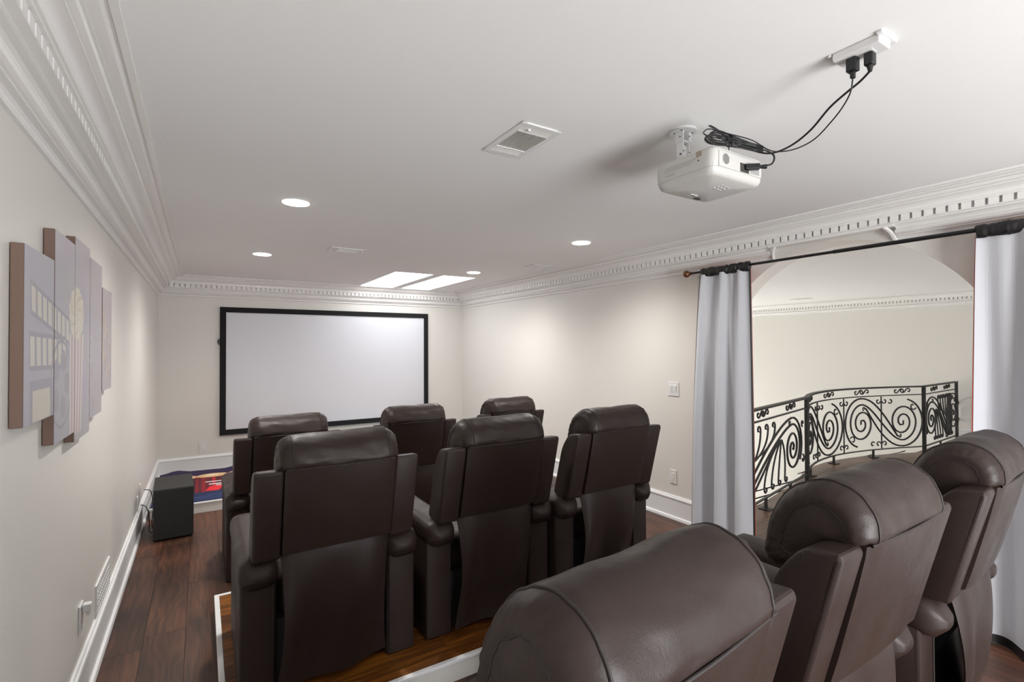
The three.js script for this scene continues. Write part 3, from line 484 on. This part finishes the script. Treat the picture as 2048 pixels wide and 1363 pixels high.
// subwoofer
{
  const g = thing('subwoofer', [-0.195, 0, -5.17], 0.04);
  mesh('cabinet', rbox(-0.138, 0.138, 0.012, 0.415, -0.25, 0.245, 0.008, 2), M.sub, g);
  mesh('top_panel', rbox(-0.137, 0.137, 0.412, 0.418, -0.248, 0.243, 0.003, 2), M.sub, g);
  for (const [x, z] of [[-0.1, -0.2], [0.1, -0.2], [-0.1, 0.2], [0.1, 0.2]]) { const f = mesh('foot', new THREE.CylinderGeometry(0.018, 0.016, 0.013, 14), M.black, g); f.position.set(x, 0.0065, z); }
  mesh('terminal_plate', box(-0.141, -0.137, 0.12, 0.30, -0.09, 0.09), M.black, g);
  tag(g, 'black box subwoofer on the floor by the left wall', 'subwoofer');
  const cord = (pts, label) => tag(mesh('speaker_cord', tube(pts, 0.0035, 40, 6), M.black), label, 'cord', 'subwoofer cords');
  cord([[LX + 0.03, 0.335, -5.36], [LX + 0.075, 0.33, -5.33], [LX + 0.10, 0.20, -5.30], [LX + 0.095, 0.06, -5.25], [LX + 0.115, 0.008, -5.20], [LX + 0.13, 0.14, -5.19]], 'black power cord drooping from the plug to the subwoofer');
  cord([[LX + 0.025, 0.26, -5.16], [LX + 0.06, 0.245, -5.14], [LX + 0.085, 0.15, -5.13], [LX + 0.09, 0.03, -5.12], [LX + 0.115, 0.03, -5.13], [LX + 0.13, 0.16, -5.15]], 'black signal cord between the lower jack plate and the subwoofer');
}
// ---------------------------------------------------------------- wall plates
function plate(name, pos, turn, w, h, label, category, kind) {
  const g = thing(name, pos, turn);                          // plate in the local xy plane, facing +z
  mesh('plate', rbox(-w / 2, w / 2, -h / 2, h / 2, 0, 0.007, 0.003, 3), M.plastic, g);
  if (kind === 'switch') for (const x of [-0.024, 0.024]) { mesh('rocker_frame', box(x - 0.0175, x + 0.0175, -0.035, 0.035, 0.006, 0.0085), M.base, g); const r = mesh('rocker', rbox(-0.0145, 0.0145, -0.031, 0.031, -0.003, 0.004, 0.002, 2), M.plastic, g); r.position.set(x, 0, 0.009); r.rotation.x = 0.10; }
  else { mesh('insert', rbox(-0.0175, 0.0175, -0.035, 0.035, 0.004, 0.0095, 0.002, 2), M.plasticCream, g); for (const y of [-0.019, 0.019]) for (const x of [-0.006, 0.006]) mesh('slot', box(x - 0.001, x + 0.001, y - 0.004, y + 0.004, 0.0085, 0.0098), M.slotShade, g); }
  for (const y of [-h / 2 + 0.012, h / 2 - 0.012]) { const s = mesh('screw', new THREE.CylinderGeometry(0.003, 0.003, 0.002, 10), M.steel, g); s.rotation.x = Math.PI / 2; s.position.set(0, y, 0.0075); }
  return tag(g, label, category);
}
plate('light_switch', [RX, 1.176, -3.046], -Math.PI / 2, 0.122, 0.128, 'white double rocker light switch on the wall beside the left curtain', 'light switch', 'switch');
plate('wall_outlet', [RX, 0.379, -3.054], -Math.PI / 2, 0.076, 0.124, 'white outlet low on the wall below the light switch', 'outlet');
plate('wall_outlet', [0.02, 0.317, BZ], 0, 0.078, 0.128, 'white outlet above the baseboard to the left of the screen', 'outlet');
plate('wall_outlet', [LX, 0.385, -2.86], Math.PI / 2, 0.076, 0.122, 'white outlet with a small plug on the canvas wall, before the grille', 'outlet');
plate('wall_outlet', [LX, 0.33, -5.36], Math.PI / 2, 0.076, 0.122, 'white outlet on the canvas wall above the subwoofer cords', 'outlet');
plate('jack_plate', [LX, 0.275, -5.16], Math.PI / 2, 0.076, 0.115, 'white jack plate just over the baseboard beside the subwoofer', 'wall plate');
{ const g = thing('plug_adapter', [LX + 0.0095, 0.425, -2.862]); mesh('housing', rbox(0, 0.030, -0.018, 0.018, -0.017, 0.017, 0.006, 3), M.plastic, g); mesh('tip', rbox(0.012, 0.026, -0.034, -0.018, -0.009, 0.009, 0.003, 2), M.plastic, g); tag(g, 'small white plug in the outlet before the grille', 'plug'); }
{ // wall return grille
  const g = thing('wall_grille', [LX, 0.294, -3.44]), w = 0.215, h = 0.078;
  mesh('frame', join([box(0, 0.008, h - 0.014, h, -w, w), box(0, 0.008, -h, -h + 0.014, -w, w), box(0, 0.008, -h + 0.014, h - 0.014, -w, -w + 0.016), box(0, 0.008, -h + 0.014, h - 0.014, w - 0.016, w)]), M.plastic, g);
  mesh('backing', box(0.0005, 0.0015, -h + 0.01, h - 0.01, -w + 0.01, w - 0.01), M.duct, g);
  const bits = []; for (let i = 0; i < 12; i++) for (let j = 0; j < 4; j++) { const z = -w + 0.034 + i * 0.0328, y = -h + 0.030 + j * 0.0325; bits.push(new THREE.TorusGeometry(0.0155, 0.0032, 6, 14).rotateY(Math.PI / 2).translate(0.005, y, z), new THREE.TorusGeometry(0.0075, 0.0025, 5, 10).rotateY(Math.PI / 2).translate(0.005, y, z + 0.002)); if (i < 11) bits.push(box(0.003, 0.006, y - 0.002, y + 0.002, z + 0.013, z + 0.020)); }
  mesh('lattice', join(bits), M.plastic, g);
  tag(g, 'white ornamental air grille low on the canvas wall', 'vent');
}
// ---------------------------------------------------------------- ceiling registers
function buildRegister() {
  const g = thing('ceiling_register'), w = 0.096, d = 0.16; // w across, d along local z; hangs under y = 0
  mesh('frame', join([rbox(-w, -w + 0.024, -0.007, 0, -d, d, 0.002, 2), rbox(w - 0.024, w, -0.007, 0, -d, d, 0.002, 2), rbox(-w, w, -0.007, 0, -d, -d + 0.03, 0.002, 2), rbox(-w, w, -0.007, 0, d - 0.03, d, 0.002, 2)]), M.plastic, g);
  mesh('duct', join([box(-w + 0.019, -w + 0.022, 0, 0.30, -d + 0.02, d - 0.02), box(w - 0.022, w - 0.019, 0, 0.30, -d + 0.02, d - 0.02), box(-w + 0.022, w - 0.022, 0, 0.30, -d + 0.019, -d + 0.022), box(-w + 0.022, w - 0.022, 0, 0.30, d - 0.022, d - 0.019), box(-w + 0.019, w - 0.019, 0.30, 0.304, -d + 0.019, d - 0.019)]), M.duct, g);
  for (let i = 0; i < 15; i++) { const x = -w + 0.030 + i * (2 * w - 0.06) / 14; mesh('slat', box(x - 0.0016, x + 0.0016, -0.0048, -0.0015, -0.085, 0.085), M.plasticCream, g); }
  for (const s of [-1, 1]) { mesh('bar', box(-w + 0.022, w - 0.022, -0.0075, -0.001, s * 0.088 - 0.004, s * 0.088 + 0.004), M.plastic, g); for (let i = 0; i < 4; i++) { const z = s * (0.097 + i * 0.009); mesh('slat', box(-w + 0.022, w - 0.022, -0.006, -0.0015, z - 0.003, z + 0.003), M.plasticCream, g); } }
  mesh('lever', box(-0.045, -0.033, -0.014, -0.004, 0.112, 0.122), M.plastic, g);
  return g;
}
const reg0 = buildRegister();
[[[1.154, CE, -1.760], 0, 'white slatted ceiling register with a lever, beside the projector'], [[1.118, CE, -4.58], Math.PI / 2, 'white ceiling register between the recessed lights, over the row nearest the screen'], [[3.157, CE, -4.43], Math.PI / 2, 'white ceiling register against the crown moulding of the right wall']].forEach(([p, r, label], i) => { const g = i ? reg0.clone() : reg0; g.name = 'ceiling_register'; g.position.set(...p); g.rotation.y = r; tag(g, label, 'vent', 'ceiling registers'); });
{ const g = reg0.clone(); g.name = 'ceiling_register'; g.position.set(9.49, CE, -4.96); tag(g, 'white ceiling register in the hall beyond the arch', 'vent', 'ceiling registers'); }
// ---------------------------------------------------------------- recessed lights
function recessed(x, z, label) {
  const g = thing('recessed_light', [x, CE, z]);
  mesh('trim_ring', new THREE.TorusGeometry(0.078, 0.006, 10, 40).rotateX(Math.PI / 2).scale(1, 0.7, 1), M.plastic, g);
  mesh('lens', new THREE.CylinderGeometry(0.076, 0.076, 0.006, 40).translate(0, -0.003, 0), M.led, g);
  tag(g, label, 'ceiling light', 'recessed ceiling lights');
  const s = new THREE.SpotLight(lin(1, 0.97, 0.92), LED.cd, 0, 1.35, 1.0, 2); s.position.set(x, CE - 0.012, z); s.target.position.set(x, 0, z); s.castShadow = true; s.shadow.radius = 3.5; scene.add(s, s.target);
}
recessed(0.4835, -3.228, 'glowing round recessed light in the ceiling on the canvas side, over the middle row');
recessed(0.4835, -5.18, 'glowing round recessed light in the ceiling on the canvas side, ahead of the recliners');
recessed(2.720, -3.228, 'glowing round recessed light in the ceiling on the arch side, near the moulding');
recessed(2.720, -5.18, 'glowing round recessed light in the ceiling next to the skylight panel');

// ---------------------------------------------------------------- canvases on the left wall
{
  const Z0 = -1.875, Z1 = -3.455, Y0 = 1.20, Y1 = 2.0;
  const tex = canvas(1580, 800, (c, W, Hh) => {
    const gr = c.createLinearGradient(0, 0, W, 0); gr.addColorStop(0, '#a7a4b0'); gr.addColorStop(1, '#ada3a8'); c.fillStyle = gr; c.fillRect(0, 0, W, Hh);  // pale palette: the washed-out glare is mixed into the print colours
    for (let i = 0; i < 160; i++) { c.fillStyle = `rgba(${140 + (i * 37) % 40},${136 + (i * 53) % 36},${146 + (i * 29) % 36},0.12)`; c.beginPath(); c.ellipse((i * 613) % W, (i * 389) % Hh, 60 + (i * 17) % 90, 30 + (i * 11) % 60, i, 0, 7); c.fill(); }
    const strip = (x, y, n, dx, dy, w, h) => { for (let i = 0; i < n; i++) { c.save(); c.translate(x + i * dx, y + i * dy); c.transform(1, dy / dx, 0.06, 1, 0, 0); c.fillStyle = '#8b8894'; c.fillRect(-12, -14, dx + 2, h + 28); c.fillStyle = '#cfc8bb'; c.fillRect(0, 0, w, h); c.restore(); } };
    strip(70, 250, 8, 62, 11, 44, 74); strip(60, 400, 7, 66, 1, 46, 86);
    c.fillStyle = '#8d8a94'; c.fillRect(60, 530, 260, 150); c.fillStyle = '#cac2b0'; c.fillRect(90, 560, 200, 92);
    c.strokeStyle = '#8a8792'; c.lineWidth = 12; c.beginPath(); c.arc(440, 560, 150, 0, 7); c.stroke(); for (let k = 0; k < 5; k++) { c.fillStyle = '#938f99'; c.beginPath(); c.arc(440 + 85 * Math.cos(k * 1.257), 560 + 85 * Math.sin(k * 1.257), 40, 0, 7); c.fill(); }
    for (let i = 0; i < 9; i++) { c.fillStyle = i % 2 ? '#b59a9c' : '#d3cac4'; c.beginPath(); c.moveTo(560 + i * 29, 380); c.lineTo(590 + i * 29, 380); c.lineTo(600 + i * 22, 770); c.lineTo(577 + i * 22, 770); c.fill(); }
    for (let i = 0; i < 150; i++) { const a = i * 2.4, r = 5.5 * Math.sqrt(i) * 1.6; const x = 690 + r * Math.cos(a) * 1.15, y = 300 + r * Math.sin(a) * 0.9; c.fillStyle = i % 3 ? '#d3cbb8' : '#c0b6a2'; c.beginPath(); c.arc(x, y, 13 + (i % 5), 0, 7); c.fill(); c.fillStyle = '#ded8cc'; c.beginPath(); c.arc(x - 4, y - 4, 6, 0, 7); c.fill(); }
    c.strokeStyle = '#a79894'; c.lineWidth = 10; for (const [x, y, r] of [[1060, 200, 90], [1120, 330, 70], [1330, 330, 80]]) { c.beginPath(); c.ellipse(x, y, r * 0.8, r, 0, 0, 7); c.stroke(); }
    c.fillStyle = '#b8b2b4'; c.beginPath(); c.arc(975, 440, 62, 0, 7); c.fill(); c.fillStyle = '#9f9aa2'; c.beginPath(); c.arc(975, 440, 46, 0, 7); c.fill(); c.fillStyle = '#b8b2b4'; c.beginPath(); c.arc(975, 440, 26, 0, 7); c.fill(); for (let i = 0; i < 26; i++) { c.fillStyle = i % 2 ? '#aaa2a6' : '#a58f8e'; c.beginPath(); c.arc(960 + (i * 47) % 150, 520 + (i * 31) % 200, 16, 0, 7); c.fill(); }
    for (let i = 0; i < 30; i++) { c.fillStyle = ['#a8958e', '#bdb1a0', '#a0969c'][i % 3]; c.beginPath(); c.ellipse(1290 + (i * 61) % 240, 260 + (i * 43) % 330, 22, 40, i, 0, 7); c.fill(); }
  });
  const face = phy({ map: tex, roughness: 0.42, clearcoat: 1, clearcoatRoughness: 0.33 });
  const panels = [[-1.875, -2.205, 1.345, 1.857], [-2.214, -2.523, 1.242, 1.966], [-2.527, -2.830, 1.202, 2.0], [-2.836, -3.142, 1.255, 1.966], [-3.160, -3.455, 1.352, 1.867]];
  const what = ['showing part of a film strip, its edge bare', 'showing film strip ends and a reel', 'showing a striped popcorn box, tallest of the five', 'showing a round drink lid and popcorn', 'showing blurry brown shapes, nearest the screen'];
  panels.forEach(([za, zb, ya, yb], i) => {
    const g = thing('wall_canvas', [LX, ya, (za + zb) / 2]), d = (za - zb) / 2, h = yb - ya;
    mesh('stretcher', rbox(0.002, 0.031, 0, h, -d, d, 0.003, 2), M.canvasEdge, g);
    const p = new THREE.PlaneGeometry(2 * d, h).rotateY(Math.PI / 2).translate(0.0315, h / 2, 0), pp = p.attributes.position, uv = p.attributes.uv;
    for (let k = 0; k < uv.count; k++) uv.setXY(k, (Z0 - (pp.getZ(k) + (za + zb) / 2)) / (Z0 - Z1), (pp.getY(k) + ya - Y0) / (Y1 - Y0));
    mesh('print', p, face, g);
    tag(g, 'glossy printed wall canvas ' + what[i], 'canvas', 'five cinema canvases');
  });
}
// ---------------------------------------------------------------- curtains and rod
const ROD = { x: 3.50, y: 2.178 };
{
  const g = thing('curtain_rod', [ROD.x, ROD.y, -2.74]);
  const cyl = (r, a, b) => new THREE.CylinderGeometry(r, r, b - a, 16).rotateX(Math.PI / 2).translate(0, 0, (a + b) / 2);
  mesh('rod', join([cyl(0.010, 0, 1.15), cyl(0.0125, 1.12, 2.42)]), M.black, g);
  mesh('finial', new THREE.SphereGeometry(0.030, 24, 16).translate(0, 0, -0.035), M.bronze, g);
  mesh('collar', join([cyl(0.015, -0.012, 0.004), cyl(0.013, 0.012, 0.02)]), M.bronze, g);
  for (const z of [-0.05, 2.35]) mesh('bracket', join([new THREE.CylinderGeometry(0.007, 0.007, RX - ROD.x, 10).rotateZ(Math.PI / 2).translate((RX - ROD.x) / 2, 0.0, z), new THREE.CylinderGeometry(0.030, 0.030, 0.008, 24).rotateZ(Math.PI / 2).translate(RX - ROD.x - 0.004, 0, z)]), M.plasticCream, g);
  tag(g, 'thin black curtain rod with a bronze ball end across the arch', 'curtain rod');
}
function curtain(name, label, zTop, zBot, y0, folds, ph, print, deep = 1) {
  const g = thing(name, [ROD.x, y0, (zTop[0] + zTop[1]) / 2]), oz = (zTop[0] + zTop[1]) / 2;
  const yTop = ROD.y - 0.028;
  const f = (u, v, off = 0) => {                             // u along the rod, v from top to hem
    const e = Math.pow(v, 0.7), z0 = zTop[0] + (zBot[0] - zTop[0]) * e, z1 = zTop[1] + (zBot[1] - zTop[1]) * e;
    const amp = 0.018 + 0.045 * deep * Math.min(1, v * 1.7), w = u + 0.02 * Math.sin(u * 9 + ph);
    const x = -amp * Math.sin(w * folds * 6.283 + ph) * (0.75 + 0.25 * Math.sin(u * 5 + ph)) - 0.4 * amp * Math.sin(w * folds * 12.1 + 1.3 * ph) * (1 - v) - 0.02 * v + off;
    return V(x, (yTop - y0) * (1 - v) - (u > 0.9 ? 0 : 0), z0 + (z1 - z0) * u - oz );
  };
  const cloth = sheet(90, 40, (u, v) => f(u, v), 0.002); mesh('lining', boxUV(cloth), M.lining, g);
  mesh('printed_face', boxUV(sheet(90, 40, (u, v) => f(-0.008 + 1.016 * u, v, 0.009), 0.002)), M.redPrint, g);
  const edge = (u, nm) => mesh(nm, tube(Array.from({ length: 21 }, (_, i) => f(u, i / 20, -0.002)), 0.0065, 40, 6), M.satin, g);
  if (print !== 2) edge(0, 'side_binding'); edge(1, 'side_binding');
  mesh('hem_binding', tube(Array.from({ length: 61 }, (_, i) => f(i / 60, 1, -0.001)), 0.0045, 120, 6), M.satin, g);
  // gathered black rod pocket
  const rings = [], N = 110; for (let i = 0; i <= N; i++) { const u = i / N, z = zTop[0] + (zTop[1] - zTop[0]) * u - oz, r = []; const cr = 0.006 * noise(u * folds * 9, 3, 51) + 0.003 * noise(u * folds * 25, 5, 52); for (let j = 0; j < 14; j++) { const a = j / 14 * 6.283, sx = 0.015 + cr * (1 + 0.5 * Math.sin(a * 3 + u * 40)), sy = Math.sin(a) > 0 ? 0.020 + cr * 1.3 : 0.042 + cr; r.push(V(Math.cos(a) * sx, ROD.y - y0 + Math.sin(a) * sy, z + 0.003 * Math.sin(a * 2 + u * 70))); } rings.push(r); }
  mesh('rod_pocket', loft(rings), M.satin, g);
  if (print === 2) mesh('hem_band', boxUV(sheet(90, 3, (u, v) => { const p = f(u, 1, -0.003); p.y = 0.045 * (1 - v) - 0.0; return p; }, 0.002)), M.satin, g);
  tag(g, label, 'curtain', 'grey lined curtains at the arch'); return g;
}
curtain('curtain', 'pale grey curtain with black top band beside the light switch', [-2.625, -2.205], [-2.70, -2.19], 0.085, 2.6, 0.4, 1);
curtain('curtain', 'pale grey curtain with black top band behind the rear row of recliners', [-0.915, -0.40], [-0.945, -0.30], 0.006, 2.3, 2.6, 2, 1.6);

// ---------------------------------------------------------------- projector, mount, outlet and cords
{
  const X0 = 1.580, X1 = 1.905, Z0 = -1.412, Z1 = -1.130, YB = 2.198, YT = 2.300, g = thing('projector', [(X0 + X1) / 2, YB, (Z0 + Z1) / 2]), w = (X1 - X0) / 2, d = (Z1 - Z0) / 2, h = YT - YB;
  const lv = [[0, 0.80], [0.006, 0.90], [0.018, 0.955], [0.034, 0.985], [0.05, 1.0], [0.085, 1.0], [0.098, 0.985], [h, 0.955]];
  const rings = lv.map(([y, k]) => { const r = []; for (let j = 0; j < 64; j++) { const a = j / 64 * 6.283 + 0.05, c = Math.cos(a), s = Math.sin(a), e = 0.2; r.push(V(Math.sign(c) * Math.pow(Math.abs(c), e) * (w - (1 - k) * 0.10), y, Math.sign(s) * Math.pow(Math.abs(s), e) * (d - (1 - k) * 0.10) - (s < 0 ? 0.02 * c * c * 0 : 0))); } return r; });
  const body = mesh('housing', toCreasedNormals(loft(rings).toNonIndexed(), 0.8), M.projector, g);
  mesh('rear_panel', rbox(-w + 0.030, w - 0.028, 0.030, h - 0.012, d - 0.004, d + 0.0015, 0.0035, 2), M.projector, g);
  const gr = mesh('speaker_grille', new THREE.CylinderGeometry(0.021, 0.021, 0.002, 28).rotateX(Math.PI / 2).translate(-0.093, 0.062, d + 0.0015), M.projector, g);
  for (let i = 0; i < 8; i++) { const x = -0.0165 + i * 0.0047, L = Math.sqrt(0.0195 * 0.0195 - x * x); mesh('slot', box(-0.093 + x - 0.0011, -0.093 + x + 0.0011, 0.062 - L, 0.062 + L, d + 0.002, d + 0.0031), M.slotShade, gr); }
  mesh('power_socket', box(-0.005, 0.05, 0.032, 0.066, d + 0.0005, d + 0.0022), M.slotShade, g);
  mesh('connector_recess', box(0.062, 0.118, 0.036, 0.072, d + 0.0005, d + 0.002), M.steel, g);
  mesh('label', join([0, 1, 2, 3].map(i => box(-w - 0.0006, -w + 0.002, 0.076 - i * 0.0052, 0.0778 - i * 0.0052, -0.085, 0.075 - i * 0.012)).concat([box(-w - 0.0006, -w + 0.002, 0.044, 0.047, -0.08, -0.035), box(-w - 0.0006, -w + 0.002, 0.050, 0.0515, -0.08, -0.03)])), std({ color: lin(0.42, 0.41, 0.40), roughness: 0.6 }), g);
  mesh('screw_hole', new THREE.CylinderGeometry(0.003, 0.003, 0.002, 12).rotateZ(Math.PI / 2).translate(-w, 0.064, 0.075), M.slotShade, g);
  mesh('foot_socket', box(-w - 0.001, -w + 0.004, h - 0.024, h - 0.004, 0.066, 0.09), std({ color: lin(0.36, 0.30, 0.24), roughness: 0.7 }), g);
  mesh('seam', toCreasedNormals(loft([0.0295, 0.031].map(y => rings[3].map(p => V(p.x * 1.0035, y, p.z * 1.0035)))).toNonIndexed(), 0.8), std({ color: lin(0.45, 0.44, 0.42), roughness: 0.6 }), g);
  for (let i = 0; i < 9; i++) { const b = mesh('button', new THREE.SphereGeometry(0.006, 12, 8).scale(1.2, 0.35, 0.8), M.projector, g); b.position.set(-0.005 + (i % 3) * 0.024, -0.0005, 0.03 + Math.floor(i / 3) * 0.018 - (i % 3) * 0.004); }
  mesh('focus_ring', box(-0.02, 0.025, -0.003, 0.001, -0.085, -0.07), M.projector, g); mesh('lens_slot', box(-0.012, 0.014, -0.0034, 0.0, -0.081, -0.075), M.black, g);
  mesh('lens', new THREE.CylinderGeometry(0.032, 0.034, 0.03, 28).rotateX(Math.PI / 2).translate(0.06, 0.052, -d - 0.006), M.black, g);
  mesh('front_slot', box(0.04, 0.075, -0.0032, 0.0, -0.108, -0.096), M.black, g);
  for (const [x, z] of [[-0.1, -0.09], [0.1, -0.09], [0.0, 0.09]]) mesh('mount_boss', new THREE.CylinderGeometry(0.009, 0.011, 0.012, 14).translate(x, h + 0.005, z), M.projector, g);
  tag(g, 'white projector hanging upside down from the ceiling', 'projector');

  const m = thing('projector_mount', [1.668, CE, -1.335]);
  mesh('ceiling_plate', join([new THREE.CylinderGeometry(0.052, 0.052, 0.004, 36).translate(0, -0.002, 0), new THREE.CylinderGeometry(0.046, 0.052, 0.005, 36).translate(0, -0.0065, 0)]), M.plastic, m);
  for (const [x, z] of [[-0.03, 0.016], [0.03, 0.022], [0.03, -0.02], [-0.028, -0.02]]) mesh('plate_hole', box(x - 0.006, x + 0.006, -0.0098, -0.0085, z - 0.002, z + 0.002), M.slotShade, m);
  mesh('column', join([box(-0.020, -0.016, -0.128, -0.008, -0.016, 0.016), box(0.016, 0.020, -0.128, -0.008, -0.016, 0.016), box(-0.020, 0.020, -0.05, -0.045, -0.016, 0.016), box(-0.016, 0.016, -0.128, -0.06, -0.003, 0.003), box(-0.024, -0.02, -0.05, -0.008, -0.02, 0.02), box(0.02, 0.024, -0.05, -0.008, -0.02, 0.02)]), M.plastic, m);
  for (const x of [-0.0215, 0.0215]) for (const y of [-0.03, -0.1]) for (const z of [0.004]) mesh('slot', new THREE.CylinderGeometry(0.0032, 0.0032, 0.006, 10).rotateZ(Math.PI / 2).translate(x, y, z), M.slotShade, m);
  for (const z of [0.0165]) for (const y of [-0.024, -0.09]) for (const x of [-0.018, 0.018]) mesh('slot', new THREE.CylinderGeometry(0.0026, 0.0026, 0.002, 10).rotateX(Math.PI / 2).translate(x, y, z), M.slotShade, m);
  const arm = (x, z) => { const a = V(0, -0.128, 0), b = V(x, -0.130, z), v = b.clone().sub(a); const q = new THREE.BoxGeometry(0.014, 0.004, v.length()); q.lookAt(v); return q.translate(...a.clone().lerp(b, 0.5).toArray()); };
  mesh('arms', join([arm(1.6435 - 1.668, -1.3595 + 1.335), arm(1.8435 - 1.668, -1.3595 + 1.335), arm(1.7435 - 1.668, -1.1795 + 1.335)]), M.plastic, m);
  tag(m, 'white ceiling mount holding the projector', 'mount');

  // surface outlet on the ceiling
  const o = thing('ceiling_outlet', [1.648, CE, -0.682]);
  mesh('box', rbox(-0.036, 0.036, -0.024, 0, -0.062, 0.062, 0.004, 2), M.plastic, o); mesh('flange', rbox(-0.050, 0.050, -0.008, 0, 0.058, 0.074, 0.003, 2), M.plastic, o); mesh('flange', rbox(-0.040, 0.040, -0.007, 0, -0.074, -0.064, 0.003, 2), M.plastic, o);
  mesh('face', box(-0.017, 0.017, -0.0255, -0.0235, -0.035, 0.035), M.plasticCream, o);
  tag(o, 'white outlet box on the ceiling feeding the projector', 'outlet');
  const P = ([x, y, z]) => V(x, y, z);
  const A = thing('power_cord'), Bc = thing('signal_cord');
  mesh('plug', join([rbox(-0.014, 0.014, -0.038, 0, -0.012, 0.012, 0.005, 3), new THREE.CylinderGeometry(0.009, 0.005, 0.018, 12).translate(0, -0.046, 0)]).translate(1.652, CE - 0.026, -0.660), M.black, A);
  mesh('cord', tube([P([1.652, 2.366, -0.660]), P([1.66, 2.352, -0.688]), P([1.67, 2.338, -0.732]), P([1.69, 2.322, -0.787]), P([1.72, 2.284, -0.862]), P([1.745, 2.266, -0.936]), P([1.775, 2.272, -1.02]), P([1.80, 2.30, -1.085]), P([1.74, 2.318, -1.115]), P([1.66, 2.330, -1.13]), P([1.575, 2.335, -1.135]), P([1.545, 2.318, -1.14]), P([1.575, 2.312, -1.15]), P([1.66, 2.322, -1.15]), P([1.76, 2.325, -1.13]), P([1.84, 2.325, -1.10]), P([1.872, 2.300, -1.075]), P([1.862, 2.268, -1.075]), P([1.83, 2.255, -1.088])], 0.0034, 150, 8), M.black, A);
  const pl = mesh('appliance_plug', join([rbox(-0.012, 0.012, -0.011, 0.011, -0.035, 0.02, 0.004, 2), new THREE.CylinderGeometry(0.009, 0.006, 0.03, 12).rotateX(Math.PI / 2).translate(0, 0, 0.03)]), M.black, A); pl.position.set(1.795, 2.251, -1.108); pl.rotation.y = 0.9;
  tag(A, 'black power cord looping from the ceiling outlet to the projector', 'cord');
  mesh('plug', join([rbox(-0.013, 0.013, -0.040, 0, -0.014, 0.014, 0.003, 2), rbox(-0.007, 0.007, -0.06, -0.038, -0.006, 0.006, 0.003, 2)]).translate(1.640, CE - 0.026, -0.700), M.black, Bc);
  mesh('cord', tube([P([1.640, 2.360, -0.700]), P([1.648, 2.325, -0.710]), P([1.67, 2.296, -0.744]), P([1.69, 2.271, -0.788]), P([1.715, 2.248, -0.846]), P([1.745, 2.248, -0.92]), P([1.785, 2.275, -1.01]), P([1.815, 2.312, -1.07]), P([1.78, 2.345, -1.10]), P([1.66, 2.352, -1.12]), P([1.55, 2.350, -1.135]), P([1.535, 2.335, -1.14]), P([1.60, 2.332, -1.14]), P([1.72, 2.340, -1.12]), P([1.80, 2.333, -1.10]), P([1.79, 2.318, -1.095]), P([1.70, 2.322, -1.12]), P([1.60, 2.365, -1.14]), P([1.575, 2.372, -1.145]), P([1.60, 2.378, -1.15]), P([1.68, 2.345, -1.14]), P([1.70, 2.31, -1.15])], 0.0022, 170, 7), M.black, Bc);
  for (const k of [0, 1, 2]) { const y = 2.318 + k * 0.008; mesh('coil', tube([[1.55 + k * 0.01, y, -1.14], [1.60, y + 0.022, -1.135], [1.70, y + 0.014, -1.12], [1.79 - k * 0.01, y - 0.002, -1.098], [1.82, y - 0.008, -1.085], [1.79, y - 0.014, -1.09], [1.69, y - 0.006, -1.12], [1.59, y - 0.010, -1.14]], 0.0032, 70, 7, true), M.black, Bc); }
  mesh('cable_tie', new THREE.TorusGeometry(0.020, 0.0028, 6, 20).rotateY(Math.PI / 2).scale(1, 1.0, 0.8).translate(1.672, 2.330, -1.128), M.black, Bc);
  tag(Bc, 'thin black signal cord coiled on top of the projector', 'cord');
}
scene.updateMatrixWorld(true);
renderer.render(scene, camera);
